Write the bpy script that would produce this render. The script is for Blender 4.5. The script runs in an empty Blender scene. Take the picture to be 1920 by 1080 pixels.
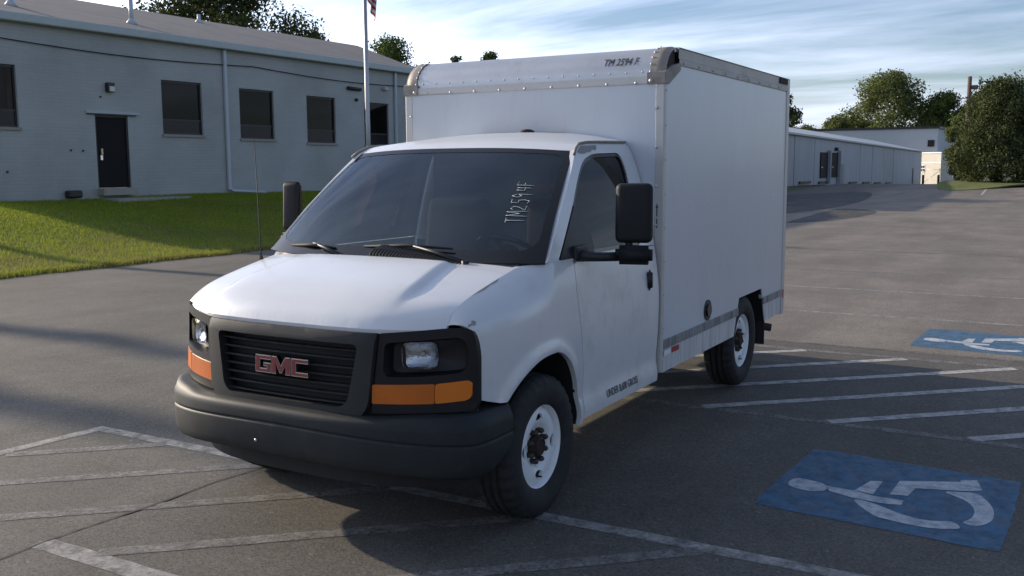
import bpy, bmesh, math, random
import numpy as np
from mathutils import Vector, Matrix
from mathutils.geometry import delaunay_2d_cdt

rnd = random.Random(7)
npr = np.random.default_rng(11)
scene = bpy.context.scene
C = scene.collection
R = math.radians

# ------------------------------------------------------------------ camera
YAW, PITCH, ROLL, FPX = -2.618, 0.1253, -0.0058, 1818.3
cam_loc = Vector((4.3465, 3.3091, 1.8361))
cyw, syw, cp, sp = math.cos(YAW), math.sin(YAW), math.cos(PITCH), math.sin(PITCH)
vf = Vector((cyw*cp, syw*cp, -sp)); vr = vf.cross(Vector((0, 0, 1))).normalized(); vu = vr.cross(vf)
r2 = math.cos(ROLL)*vr + math.sin(ROLL)*vu; u2 = -math.sin(ROLL)*vr + math.cos(ROLL)*vu
cd = bpy.data.cameras.new('camera'); cam = bpy.data.objects.new('camera', cd); C.objects.link(cam)
M = Matrix((r2, u2, -vf)).transposed().to_4x4(); M.translation = cam_loc
cam.matrix_world = M
cd.sensor_width = 36; cd.lens = 36*FPX/1920; cd.clip_end = 6000; cd.clip_start = 0.05
scene.camera = cam

# ------------------------------------------------------------------ light
SUN_EL = 18.5; SUN_DX = 0.02
SUN_STRENGTH = 3.2; SKY_STRENGTH = 0.075; EXPOSURE = 0.85
ld = Vector((SUN_DX, 1, 0)).normalized()*math.cos(R(SUN_EL)) + Vector((0, 0, -math.sin(R(SUN_EL))))
sd = bpy.data.lights.new('sun', 'SUN'); sd.energy = SUN_STRENGTH; sd.angle = R(0.55); sd.color = (1, .83, .61)
so = bpy.data.objects.new('sun', sd); C.objects.link(so)
so.rotation_euler = (-ld).to_track_quat('Z', 'Y').to_euler(); so.location = (0, -30, 30)

w = bpy.data.worlds.new('World'); scene.world = w; w.use_nodes = True
nt = w.node_tree; nt.nodes.clear()
def N(t, typ, **kw):
    n = t.nodes.new(typ)
    for k, v in kw.items(): setattr(n, k, v)
    return n
out = N(nt, 'ShaderNodeOutputWorld'); bg = N(nt, 'ShaderNodeBackground'); bg.inputs[1].default_value = SKY_STRENGTH
sky = N(nt, 'ShaderNodeTexSky', sky_type='NISHITA', sun_disc=False, sun_elevation=R(SUN_EL), sun_rotation=R(180+1.1))
sky.air_density = 1.0; sky.dust_density = 1.2; sky.ozone_density = 1.3
tc = N(nt, 'ShaderNodeTexCoord'); sx = N(nt, 'ShaderNodeSeparateXYZ'); nt.links.new(tc.outputs['Generated'], sx.inputs[0])
def wm(op, a, b=None):
    n = N(nt, 'ShaderNodeMath', operation=op)
    for i, v in enumerate((a, b)):
        if v is None: continue
        if isinstance(v, (int, float)): n.inputs[i].default_value = v
        else: nt.links.new(v, n.inputs[i])
    return n.outputs[0]
zz = wm('ADD', wm('MAXIMUM', sx.outputs[2], 0.0), 0.12)
cx = N(nt, 'ShaderNodeCombineXYZ')
nt.links.new(wm('DIVIDE', sx.outputs[0], zz), cx.inputs[0]); nt.links.new(wm('DIVIDE', sx.outputs[1], zz), cx.inputs[1])
mp = N(nt, 'ShaderNodeMapping'); mp.inputs['Rotation'].default_value = (0, 0, R(-32)); mp.inputs['Scale'].default_value = (.9, .35, 1); mp.inputs['Location'].default_value = (1.3, .4, 0)
nt.links.new(cx.outputs[0], mp.inputs[0])
nz = N(nt, 'ShaderNodeTexNoise'); nz.inputs['Scale'].default_value = 1.25; nz.inputs['Detail'].default_value = 9; nz.inputs['Roughness'].default_value = .58; nz.inputs['Distortion'].default_value = .35
nt.links.new(mp.outputs[0], nz.inputs['Vector'])
cr = N(nt, 'ShaderNodeValToRGB'); cr.color_ramp.elements[0].position = .39; cr.color_ramp.elements[1].position = .66
cr.color_ramp.elements[0].color = (.0, .0, .0, 1); cr.color_ramp.elements[1].color = (.80, .80, .80, 1)
nt.links.new(nz.outputs[0], cr.inputs[0])
# thin high cloud: the sky's own light scattered to near-white, so it stays brighter towards the sun
bw = N(nt, 'ShaderNodeRGBToBW'); nt.links.new(sky.outputs[0], bw.inputs[0])
cl = N(nt, 'ShaderNodeMix', data_type='RGBA', blend_type='MULTIPLY'); cl.inputs[0].default_value = 1
cl.inputs[6].default_value = (1.72, 1.75, 1.77, 1)
dp = N(nt, 'ShaderNodeVectorMath', operation='DOT_PRODUCT'); nt.links.new(tc.outputs['Generated'], dp.inputs[0]); dp.inputs[1].default_value = tuple(-ld)
ph = wm('POWER', wm('MULTIPLY', wm('ADD', dp.outputs['Value'], 1.0), .5), 4.0)
fw = wm('ADD', wm('MULTIPLY', ph, .9), .92)
nt.links.new(wm('MULTIPLY', wm('ADD', wm('MULTIPLY', bw.outputs[0], 1.0), 1.1), fw), cl.inputs[7])
mx = N(nt, 'ShaderNodeMix', data_type='RGBA'); nt.links.new(cr.outputs[0], mx.inputs[0]); nt.links.new(sky.outputs[0], mx.inputs[6]); nt.links.new(cl.outputs[2], mx.inputs[7])
wb = N(nt, 'ShaderNodeMix', data_type='RGBA', blend_type='MULTIPLY'); wb.inputs[0].default_value = 1; wb.inputs[7].default_value = (.885, .965, 1.185, 1)
nt.links.new(mx.outputs[2], wb.inputs[6]); nt.links.new(wb.outputs[2], bg.inputs[0]); nt.links.new(bg.outputs[0], out.inputs[0])

scene.view_settings.view_transform = 'Standard'; scene.view_settings.look = 'None'
scene.view_settings.exposure = EXPOSURE; scene.view_settings.gamma = 1; scene.view_settings.use_curve_mapping = False

# ------------------------------------------------------------------ materials
MAT = {}
def mat(name, col, rough=.5, metal=0.0, spec=.5, coat=0, var=0, vscale=4, bump=0, bscale=60, dirt=None, dscale=3, dlo=.5, dhi=.75, stretch=None, coords='Object', damt=1.0):
    m = bpy.data.materials.new(name); m.use_nodes = True; t = m.node_tree
    b = t.nodes['Principled BSDF']
    b.inputs['Base Color'].default_value = (*col, 1); b.inputs['Roughness'].default_value = rough; b.inputs['Metallic'].default_value = metal
    b.inputs['Specular IOR Level'].default_value = spec; b.inputs['Coat Weight'].default_value = coat; b.inputs['Coat Roughness'].default_value = .12
    tcn = t.nodes.new('ShaderNodeTexCoord'); vec = tcn.outputs[coords]
    if stretch:
        mpn = t.nodes.new('ShaderNodeMapping'); mpn.inputs['Scale'].default_value = stretch; t.links.new(vec, mpn.inputs[0]); vec = mpn.outputs[0]
    cur = None
    if var:
        n = t.nodes.new('ShaderNodeTexNoise'); n.inputs['Scale'].default_value = vscale; n.inputs['Detail'].default_value = 6; n.inputs['Roughness'].default_value = .6; t.links.new(vec, n.inputs['Vector'])
        mr = t.nodes.new('ShaderNodeMapRange'); mr.inputs[1].default_value = .3; mr.inputs[2].default_value = .7; mr.inputs[3].default_value = 1-var; mr.inputs[4].default_value = 1+var; t.links.new(n.outputs[0], mr.inputs[0])
        mm = t.nodes.new('ShaderNodeMix'); mm.data_type = 'RGBA'; mm.blend_type = 'MULTIPLY'; mm.inputs[0].default_value = 1; mm.inputs[6].default_value = (*col, 1); t.links.new(mr.outputs[0], mm.inputs[7])
        cur = mm.outputs[2]
    if dirt:
        n = t.nodes.new('ShaderNodeTexNoise'); n.inputs['Scale'].default_value = dscale; n.inputs['Detail'].default_value = 8; n.inputs['Roughness'].default_value = .65; t.links.new(vec, n.inputs['Vector'])
        mr = t.nodes.new('ShaderNodeMapRange'); mr.inputs[1].default_value = dlo; mr.inputs[2].default_value = dhi; mr.inputs[4].default_value = damt; t.links.new(n.outputs[0], mr.inputs[0])
        mm = t.nodes.new('ShaderNodeMix'); mm.data_type = 'RGBA'; mm.inputs[6].default_value = (*col, 1); mm.inputs[7].default_value = (*dirt, 1)
        if cur is not None: t.links.new(cur, mm.inputs[6])
        t.links.new(mr.outputs[0], mm.inputs[0]); cur = mm.outputs[2]
    if cur is not None: t.links.new(cur, b.inputs['Base Color'])
    if bump:
        n = t.nodes.new('ShaderNodeTexNoise'); n.inputs['Scale'].default_value = bscale; n.inputs['Detail'].default_value = 3; t.links.new(vec, n.inputs['Vector'])
        bn = t.nodes.new('ShaderNodeBump'); bn.inputs['Strength'].default_value = bump; bn.inputs['Distance'].default_value = .01; t.links.new(n.outputs[0], bn.inputs['Height']); t.links.new(bn.outputs[0], b.inputs['Normal'])
    MAT[name] = m
    return m

mat('paint', (.69, .695, .695), .28, coat=.5, var=.03, vscale=2, dirt=(.50, .47, .42), dscale=7, dlo=.58, dhi=.85, damt=.45)
mat('paint_low', (.73, .725, .71), .32, coat=.35, var=.04, vscale=2, dirt=(.42, .39, .35), dscale=5, dlo=.5, dhi=.8, damt=.6)
mat('panel', (.57, .60, .635), .30, coat=.2, var=.035, vscale=.9, bump=.10, bscale=1.6, dirt=(.44, .43, .41), dscale=5, dlo=.56, dhi=.85, damt=.45, stretch=(2.2, 2.2, .5))
mat('skirt', (.62, .62, .62), .5, var=.06, dirt=(.26, .24, .22), dscale=3, dlo=.45, dhi=.75, stretch=(5, 1, .5), damt=.75)
mat('rub_rail', (.30, .31, .33), .55, metal=.4, dirt=(.17, .165, .165), dscale=4, dlo=.4, dhi=.65, stretch=(4, 1, 1))
mat('aluminium', (.52, .53, .54), .36, metal=.65, var=.08, vscale=3, dirt=(.36, .34, .31), dscale=6, dlo=.5, dhi=.8, damt=.6)
mat('rail_grey', (.42, .40, .37), .5, metal=.35, var=.1, dirt=(.25, .22, .19), dscale=3, dlo=.5, dhi=.8, stretch=(1, 1, 1), damt=.7)
mat('cast', (.30, .27, .235), .6, metal=.25, var=.15, vscale=9, dirt=(.15, .13, .11), dscale=7, dlo=.5, dhi=.75)
mat('post', (.55, .53, .51), .45, metal=.3, var=.06, dirt=(.35, .33, .31), dscale=4, dlo=.5, dhi=.8, damt=.6)
mat('black_plastic', (.017, .018, .020), .48, var=.15, vscale=15, bump=.06, bscale=400)
mat('mirror_shell', (.010, .0105, .012), .6, spec=.3, bump=.05, bscale=400)
mat('grey_plastic', (.020, .023, .025), .58, spec=.3, var=.15, vscale=8, bump=.08, bscale=350, dirt=(.038, .037, .034), dscale=9, dlo=.55, dhi=.8)
mat('frame_plastic', (.027, .027, .026), .58, spec=.3, var=.12, vscale=12, bump=.12, bscale=420)
mat('bezel_black', (.011, .010, .012), .38, spec=.3, var=.2, vscale=8)
mat('gloss_black', (.008, .008, .009), .15)
mat('rubber', (.017, .017, .018), .78, var=.2, vscale=20, dirt=(.05, .045, .04), dscale=12, dlo=.5, dhi=.8, damt=.6)
mat('dark', (.012, .012, .013), .8)
mat('chassis', (.025, .022, .02), .8, var=.3, dirt=(.07, .04, .025), dscale=6)
mat('rim_white', (.80, .81, .82), .4, dirt=(.22, .14, .09), dscale=11, dlo=.60, dhi=.74, damt=.8)
mat('rust', (.035, .021, .016), .85, var=.4, vscale=60, bump=.4, bscale=120)
mat('lug', (.07, .065, .06), .5, metal=.6, dirt=(.09, .045, .025), dscale=60)
mat('chrome', (.72, .73, .75), .14, metal=1)
mat('emblem_red', (.21, .025, .03), .3, coat=.4)
mat('amber', (.70, .17, .004), .3, coat=.2, bump=.06, bscale=180, var=.1)
mat('amber_dark', (.50, .115, .004), .3, coat=.2, bump=.06, bscale=180, var=.12)
mat('reflector', (.46, .48, .52), .16, metal=.9, bump=.5, bscale=28)
mat('mirror', (.6, .62, .65), .03, metal=1)
mat('letter', (.045, .045, .05), .5, dirt=(.25, .26, .28), dscale=40, dlo=.5, dhi=.7, damt=.5)
mat('letter_fade', (.085, .088, .10), .5, dirt=(.45, .46, .48), dscale=45, dlo=.5, dhi=.66, damt=.6)
mat('chalk', (.45, .48, .48), .8)
mat('primer', (.30, .29, .27), .7, var=.1)
mat('rust_stain', (.36, .24, .16), .7, var=.2)
mat('seat', (.05, .022, .022), .85)
mat('interior', (.10, .10, .10), .8)
mat('interior_light', (.34, .36, .35), .8)
mat('red_refl', (.35, .02, .02), .3)
mat('dash', (.14, .135, .13), .75)
mat('tan_cowl', (.075, .072, .068), .5, var=.1)
# site
mat('line_paint', (.46, .46, .45), .75, var=.10, vscale=30, dirt=(.13, .125, .12), dscale=9, dlo=.42, dhi=.68, damt=.9)
mat('line_old', (.36, .355, .335), .8, var=.10, vscale=30, dirt=(.12, .115, .11), dscale=9, dlo=.38, dhi=.64, damt=.95)
mat('line_faded', (.24, .235, .22), .8, var=.10, vscale=30, dirt=(.115, .11, .105), dscale=8, dlo=.36, dhi=.62, damt=.95)
mat('blue_paint', (.033, .118, .215), .7, var=.15, vscale=14, dirt=(.10, .13, .17), dscale=8, dlo=.42, dhi=.68, damt=.75)
mat('symbol_paint', (.48, .51, .54), .7, var=.1, vscale=14, dirt=(.13, .22, .33), dscale=11, dlo=.48, dhi=.68, damt=.8)
mat('patch', (.055, .054, .054), .85, var=.2, vscale=3, bump=.2, bscale=80)
mat('joint', (.055, .052, .049), .9, var=.3, vscale=6)
mat('crack', (.05, .047, .043), .95, var=.3)
mat('gutter', (.42, .46, .44), .45, var=.05)
mat('roofing', (.15, .145, .145), .9, var=.18, vscale=1.5, bump=.2, bscale=30, dirt=(.19, .175, .16), dscale=.6, dlo=.45, dhi=.7)
mat('roofing_light', (.40, .40, .39), .8, var=.08, vscale=1)
mat('downspout', (.46, .50, .53), .45)
mat('win_frame', (.02, .018, .017), .4)
mat('door_dark', (.012, .011, .011), .6, spec=.15)
mat('sill', (.30, .275, .25), .8, var=.1)
mat('concrete', (.33, .30, .26), .9, var=.15, vscale=5)
mat('shed_wall', (.36, .385, .41), .55, var=.06, vscale=.6, dirt=(.29, .31, .33), dscale=.4, dlo=.45, dhi=.8, stretch=(2, 1, .5))
mat('shed_roof', (.52, .53, .53), .5, var=.06, vscale=.3)
mat('ware_wall', (.37, .41, .45), .55, var=.05, vscale=.2)
mat('cream', (.50, .47, .40), .7, var=.05, vscale=.5)
mat('steel', (.40, .41, .42), .4, metal=.6)
mat('wood_pole', (.11, .075, .055), .9, var=.25, vscale=6, stretch=(4, 4, .4))
mat('bark', (.07, .055, .043), .95, var=.3, vscale=6)
mat('cable', (.01, .01, .01), .6)
mat('lamp_glass', (.6, .58, .5), .3)
mat('brass', (.5, .42, .3), .35, metal=.7)
mat('soil', (.06, .05, .03), .95, var=.3, vscale=2)

def leafmat(name, a, b, tr=.35, dry=None):
    m = bpy.data.materials.new(name); m.use_nodes = True; t = m.node_tree; t.nodes.clear()
    o = t.nodes.new('ShaderNodeOutputMaterial'); d = t.nodes.new('ShaderNodeBsdfDiffuse'); tl = t.nodes.new('ShaderNodeBsdfTranslucent'); ms = t.nodes.new('ShaderNodeMixShader'); ms.inputs[0].default_value = tr
    g = t.nodes.new('ShaderNodeNewGeometry'); tcn = t.nodes.new('ShaderNodeTexCoord'); nn = t.nodes.new('ShaderNodeTexNoise'); nn.inputs['Scale'].default_value = .6; nn.inputs['Detail'].default_value = 4
    t.links.new(tcn.outputs['Object'], nn.inputs['Vector'])
    ad = t.nodes.new('ShaderNodeMath'); ad.operation = 'ADD'; t.links.new(g.outputs['Random Per Island'], ad.inputs[0]); t.links.new(nn.outputs[0], ad.inputs[1])
    mr = t.nodes.new('ShaderNodeMapRange'); mr.inputs[1].default_value = .4; mr.inputs[2].default_value = 1.3; t.links.new(ad.outputs[0], mr.inputs[0])
    mm = t.nodes.new('ShaderNodeMix'); mm.data_type = 'RGBA'; mm.inputs[6].default_value = (*a, 1); mm.inputs[7].default_value = (*b, 1); t.links.new(mr.outputs[0], mm.inputs[0])
    col = mm.outputs[2]
    if dry:
        n2 = t.nodes.new('ShaderNodeTexNoise'); n2.inputs['Scale'].default_value = .55; n2.inputs['Detail'].default_value = 7; n2.inputs['Roughness'].default_value = .7; t.links.new(tcn.outputs['Object'], n2.inputs['Vector'])
        sy = t.nodes.new('ShaderNodeSeparateXYZ'); t.links.new(tcn.outputs['Object'], sy.inputs[0])
        ed = t.nodes.new('ShaderNodeMapRange'); ed.inputs[1].default_value = -17.5; ed.inputs[2].default_value = -12.6; ed.inputs[3].default_value = -.06; ed.inputs[4].default_value = .17; t.links.new(sy.outputs[1], ed.inputs[0])
        a2 = t.nodes.new('ShaderNodeMath'); a2.operation = 'ADD'; t.links.new(n2.outputs[0], a2.inputs[0]); t.links.new(ed.outputs[0], a2.inputs[1])
        m2 = t.nodes.new('ShaderNodeMapRange'); m2.inputs[1].default_value = .47; m2.inputs[2].default_value = .72; m2.inputs[4].default_value = .8; t.links.new(a2.outputs[0], m2.inputs[0])
        m3 = t.nodes.new('ShaderNodeMix'); m3.data_type = 'RGBA'; t.links.new(m2.outputs[0], m3.inputs[0]); t.links.new(col, m3.inputs[6]); m3.inputs[7].default_value = (*dry, 1); col = m3.outputs[2]
    for s_ in (d, tl): t.links.new(col, s_.inputs[0])
    t.links.new(d.outputs[0], ms.inputs[1]); t.links.new(tl.outputs[0], ms.inputs[2]); t.links.new(ms.outputs[0], o.inputs[0])
    MAT[name] = m
leafmat('leaf_green', (.05, .075, .026), (.115, .15, .045))
leafmat('leaf_olive', (.072, .098, .036), (.155, .175, .066))
leafmat('leaf_dark', (.03, .046, .02), (.085, .095, .038))
leafmat('leaf_cedar', (.036, .056, .024), (.115, .128, .055), .2)
leafmat('grass_blade', (.145, .225, .018), (.34, .38, .05), .45, (.23, .215, .08))

def glassmat(name, tint, rough=0.0, ior=1.5, fac_add=0.0, refl=(1, 1, 1)):
    m = bpy.data.materials.new(name); m.use_nodes = True; t = m.node_tree; t.nodes.clear()
    o = t.nodes.new('ShaderNodeOutputMaterial'); tr = t.nodes.new('ShaderNodeBsdfTransparent'); tr.inputs[0].default_value = (*tint, 1)
    gl = t.nodes.new('ShaderNodeBsdfGlossy'); gl.inputs['Roughness'].default_value = rough; gl.inputs[0].default_value = (*refl, 1)
    fr = t.nodes.new('ShaderNodeFresnel'); fr.inputs[0].default_value = ior
    ad = t.nodes.new('ShaderNodeMath'); ad.operation = 'MULTIPLY_ADD'; ad.inputs[1].default_value = 1.0; ad.inputs[2].default_value = fac_add; ad.use_clamp = True
    t.links.new(fr.outputs[0], ad.inputs[0])
    ms = t.nodes.new('ShaderNodeMixShader'); t.links.new(ad.outputs[0], ms.inputs[0]); t.links.new(tr.outputs[0], ms.inputs[1]); t.links.new(gl.outputs[0], ms.inputs[2]); t.links.new(ms.outputs[0], o.inputs[0])
    MAT[name] = m
glassmat('windshield_glass', (.62, .74, .72), 0.0, 1.50, .015, (.88, 1, 1.1))
glassmat('side_glass', (.20, .235, .22), 0.01, 1.25, .0)
glassmat('lens_glass', (.9, .92, .95), 0.03, 1.45, .03)
# building glazing: dark room behind, so an opaque dark pane that mirrors the lot
mat('pane', (.008, .007, .006), .05, spec=.14, var=.3, vscale=1.5)
mat('pane_low', (.022, .022, .026), .15, spec=.2)

def brickmat():
    m = bpy.data.materials.new('brick_paint'); m.use_nodes = True; t = m.node_tree; b = t.nodes['Principled BSDF']; b.inputs['Roughness'].default_value = .7
    tcn = t.nodes.new('ShaderNodeTexCoord'); sp_ = t.nodes.new('ShaderNodeSeparateXYZ'); cb = t.nodes.new('ShaderNodeCombineXYZ')
    t.links.new(tcn.outputs['Object'], sp_.inputs[0])
    su = t.nodes.new('ShaderNodeMath'); su.operation = 'ADD'; t.links.new(sp_.outputs[0], su.inputs[0]); t.links.new(sp_.outputs[1], su.inputs[1])
    t.links.new(su.outputs[0], cb.inputs[0]); t.links.new(sp_.outputs[2], cb.inputs[1])
    bk = t.nodes.new('ShaderNodeTexBrick'); bk.inputs['Scale'].default_value = 1; bk.inputs['Brick Width'].default_value = .40; bk.inputs['Row Height'].default_value = .1; bk.inputs['Mortar Size'].default_value = .008
    bk.inputs['Color1'].default_value = (.385, .395, .375, 1); bk.inputs['Color2'].default_value = (.365, .375, .357, 1); bk.inputs['Mortar'].default_value = (.345, .355, .343, 1)
    t.links.new(cb.outputs[0], bk.inputs['Vector'])
    n = t.nodes.new('ShaderNodeTexNoise'); n.inputs['Scale'].default_value = .5; n.inputs['Detail'].default_value = 7; t.links.new(tcn.outputs['Object'], n.inputs['Vector'])
    mr = t.nodes.new('ShaderNodeMapRange'); mr.inputs[1].default_value = .3; mr.inputs[2].default_value = .7; mr.inputs[3].default_value = .86; mr.inputs[4].default_value = 1.12; t.links.new(n.outputs[0], mr.inputs[0])
    mm = t.nodes.new('ShaderNodeMix'); mm.data_type = 'RGBA'; mm.blend_type = 'MULTIPLY'; mm.inputs[0].default_value = 1; t.links.new(bk.outputs[0], mm.inputs[6]); t.links.new(mr.outputs[0], mm.inputs[7]); t.links.new(mm.outputs[2], b.inputs['Base Color'])
    bn = t.nodes.new('ShaderNodeBump'); bn.inputs['Strength'].default_value = .35; bn.inputs['Distance'].default_value = .006; bn.invert = True; t.links.new(bk.outputs['Fac'], bn.inputs['Height']); t.links.new(bn.outputs[0], b.inputs['Normal'])
    MAT['brick_paint'] = m
brickmat()

def asphaltmat():
    m = bpy.data.materials.new('asphalt'); m.use_nodes = True; t = m.node_tree; b = t.nodes['Principled BSDF']; b.inputs['Roughness'].default_value = .82; b.inputs['Specular IOR Level'].default_value = .35
    L = t.links.new
    tcn = t.nodes.new('ShaderNodeTexCoord'); O = tcn.outputs['Object']
    def noise(sc, det=4, ro=.6, vec=O):
        n = t.nodes.new('ShaderNodeTexNoise'); n.inputs['Scale'].default_value = sc; n.inputs['Detail'].default_value = det; n.inputs['Roughness'].default_value = ro; L(vec, n.inputs['Vector']); return n.outputs[0]
    def mr(v, a, c, d, e):
        n = t.nodes.new('ShaderNodeMapRange'); n.inputs[1].default_value = a; n.inputs[2].default_value = c; n.inputs[3].default_value = d; n.inputs[4].default_value = e; L(v, n.inputs[0]); return n.outputs[0]
    def mul(c1, v):
        n = t.nodes.new('ShaderNodeMix'); n.data_type = 'RGBA'; n.blend_type = 'MULTIPLY'; n.inputs[0].default_value = 1
        if isinstance(c1, tuple): n.inputs[6].default_value = c1
        else: L(c1, n.inputs[6])
        L(v, n.inputs[7]); return n.outputs[2]
    sp_ = t.nodes.new('ShaderNodeSeparateXYZ'); L(O, sp_.inputs[0])
    # older, browner overlay behind the pavement joint
    old = mr(sp_.outputs[0], -5.71, -5.69, 1, 0)
    mx_ = t.nodes.new('ShaderNodeMix'); mx_.data_type = 'RGBA'; mx_.inputs[6].default_value = (.098, .092, .081, 1); mx_.inputs[7].default_value = (.172, .153, .130, 1); oy = mr(sp_.outputs[1], -8.5, -6.0, 0, 1); om = t.nodes.new('ShaderNodeMath'); om.operation = 'MULTIPLY'; L(old, om.inputs[0]); L(oy, om.inputs[1]); L(om.outputs[0], mx_.inputs[0])
    col = mul(mx_.outputs[2], mr(noise(.55, 6), .3, .7, .76, 1.20))
    col = mul(col, mr(noise(3.2, 5), .3, .7, .90, 1.10))
    vor = t.nodes.new('ShaderNodeTexVoronoi'); vor.inputs['Scale'].default_value = 95; L(O, vor.inputs['Vector'])
    bwv = t.nodes.new('ShaderNodeRGBToBW'); L(vor.outputs['Color'], bwv.inputs[0])
    col = mul(col, mr(bwv.outputs[0], .15, .85, .68, 1.34))
    vor2 = t.nodes.new('ShaderNodeTexVoronoi'); vor2.inputs['Scale'].default_value = 28; L(O, vor2.inputs['Vector'])
    sv = t.nodes.new('ShaderNodeRGBToBW'); L(vor2.outputs['Color'], sv.inputs[0])
    spk = t.nodes.new('ShaderNodeMath'); spk.operation = 'MULTIPLY'; L(mr(sv.outputs[0], .80, .86, 0, 1), spk.inputs[0]); L(mr(vor2.outputs['Distance'], .15, .30, 1, 0), spk.inputs[1])
    m2 = t.nodes.new('ShaderNodeMix'); m2.data_type = 'RGBA'; L(col, m2.inputs[6]); m2.inputs[7].default_value = (.27, .26, .24, 1)
    spf = t.nodes.new('ShaderNodeMath'); spf.operation = 'MULTIPLY'; spf.inputs[1].default_value = .55; L(spk.outputs[0], spf.inputs[0]); L(spf.outputs[0], m2.inputs[0])
    # long drips and wheel-path stains running with the lane
    mpn = t.nodes.new('ShaderNodeMapping'); mpn.inputs['Scale'].default_value = (.16, 1.1, 1); L(O, mpn.inputs[0])
    st = noise(1.0, 5, .55, mpn.outputs[0])
    col = mul(m2.outputs[2], mr(st, .42, .75, 1.06, .80))
    L(col, b.inputs['Base Color'])
    bn = t.nodes.new('ShaderNodeBump'); bn.inputs['Strength'].default_value = .28; bn.inputs['Distance'].default_value = .004
    ad = t.nodes.new('ShaderNodeMath'); ad.operation = 'ADD'; L(vor.outputs['Distance'], ad.inputs[0]); L(noise(140, 3), ad.inputs[1]); L(ad.outputs[0], bn.inputs['Height']); L(bn.outputs[0], b.inputs['Normal'])
    MAT['asphalt'] = m
asphaltmat()
mat('lawn', (.07, .09, .02), .95, var=.3, vscale=2.2, dirt=(.10, .08, .045), dscale=1.1, dlo=.5, dhi=.75, damt=.6, bump=.6, bscale=25)
mat('verge', (.10, .12, .022), .95, var=.25, vscale=1.2, bump=.5, bscale=12)
mat('earth', (.06, .07, .025), .95, var=.2, vscale=.2)

def worn(name, dscale, lo, hi, strength=1.0):
    """let the surface below show where paint has worn off"""
    t = MAT[name].node_tree; b = t.nodes['Principled BSDF']; o = next(n for n in t.nodes if n.type == 'OUTPUT_MATERIAL')
    tcn = t.nodes.new('ShaderNodeTexCoord'); n = t.nodes.new('ShaderNodeTexNoise'); n.inputs['Scale'].default_value = dscale; n.inputs['Detail'].default_value = 10; n.inputs['Roughness'].default_value = .75; t.links.new(tcn.outputs['Object'], n.inputs['Vector'])
    mr = t.nodes.new('ShaderNodeMapRange'); mr.inputs[1].default_value = lo; mr.inputs[2].default_value = hi; mr.inputs[4].default_value = strength; t.links.new(n.outputs[0], mr.inputs[0])
    tr = t.nodes.new('ShaderNodeBsdfTransparent'); ms = t.nodes.new('ShaderNodeMixShader'); t.links.new(mr.outputs[0], ms.inputs[0]); t.links.new(b.outputs[0], ms.inputs[1]); t.links.new(tr.outputs[0], ms.inputs[2]); t.links.new(ms.outputs[0], o.inputs[0])
worn('line_paint', 40, .46, .70, .45); worn('line_old', 40, .44, .68, .5); worn('line_faded', 36, .40, .66, .6); worn('blue_paint', 9, .44, .70, .5); worn('symbol_paint', 12, .44, .70, .5); worn('joint', 5, .15, .55, .9); worn('patch', .8, .45, .7, .8)

# ------------------------------------------------------------------ helpers
def mesh_obj(name, verts, faces, m, parent=None, smooth=False):
    me = bpy.data.meshes.new(name); me.from_pydata([tuple(v) for v in verts], [], faces); me.validate(); me.update()
    if m: me.materials.append(MAT[m])
    if smooth: me.polygons.foreach_set('use_smooth', [True]*len(me.polygons))
    o = bpy.data.objects.new(name, me); C.objects.link(o)
    if parent: o.parent = parent
    return o
def bm_obj(name, bm, m, parent=None, smooth=False):
    me = bpy.data.meshes.new(name); bm.to_mesh(me); bm.free()
    if m: me.materials.append(MAT[m])
    if smooth: me.polygons.foreach_set('use_smooth', [True]*len(me.polygons))
    o = bpy.data.objects.new(name, me); C.objects.link(o)
    if parent: o.parent = parent
    return o
def thing(name, label, cat, loc=(0, 0, 0), group=None, rz=0):
    o = bpy.data.objects.new(name, None); C.objects.link(o); o.location = loc; o.rotation_euler = (0, 0, rz); o.empty_display_size = .2
    return tag(o, label, cat, group)
def tag(o, label, cat, group=None):
    o['label'] = label; o['category'] = cat
    if group: o['group'] = group
    return o
def struct(o): o['kind'] = 'structure'; return o
def stuff(o): o['kind'] = 'stuff'; return o

def pch(pts):
    """monotone cubic through (x, y) pairs"""
    p = sorted(pts); xs = np.array([a for a, _ in p], float); ys = np.array([b for _, b in p], float)
    h = np.diff(xs); d = np.diff(ys)/h; mm = np.zeros(len(xs))
    for i in range(1, len(xs)-1):
        if d[i-1]*d[i] > 0:
            w1 = 2*h[i]+h[i-1]; w2 = h[i]+2*h[i-1]; mm[i] = (w1+w2)/(w1/d[i-1]+w2/d[i])
    mm[0] = d[0]; mm[-1] = d[-1]
    def f(x):
        if x <= xs[0]: return float(ys[0]+mm[0]*(x-xs[0]))
        if x >= xs[-1]: return float(ys[-1]+mm[-1]*(x-xs[-1]))
        i = int(np.searchsorted(xs, x))-1; t = (x-xs[i])/h[i]
        return float((2*t**3-3*t**2+1)*ys[i]+(t**3-2*t**2+t)*h[i]*mm[i]+(-2*t**3+3*t**2)*ys[i+1]+(t**3-t**2)*h[i]*mm[i+1])
    return f
def sst(t): t = max(0.0, min(1.0, t)); return t*t*(3-2*t)
def spline(pts, n=8, closed=False):
    """Catmull-Rom through 2D points"""
    P = [np.array(p, float) for p in pts]; res = []; k = len(P)
    rng = range(k if closed else k-1)
    for i in rng:
        p1 = P[i]; p2 = P[(i+1) % k]; p0 = P[(i-1) % k] if (closed or i > 0) else 2*p1-p2; p3 = P[(i+2) % k] if (closed or i < k-2) else 2*p2-p1
        for j in range(n):
            t = j/n
            res.append(.5*((2*p1)+(-p0+p2)*t+(2*p0-5*p1+4*p2-p3)*t*t+(-p0+3*p1-3*p2+p3)*t**3))
    if not closed: res.append(P[-1])
    return [tuple(q) for q in res]
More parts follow.
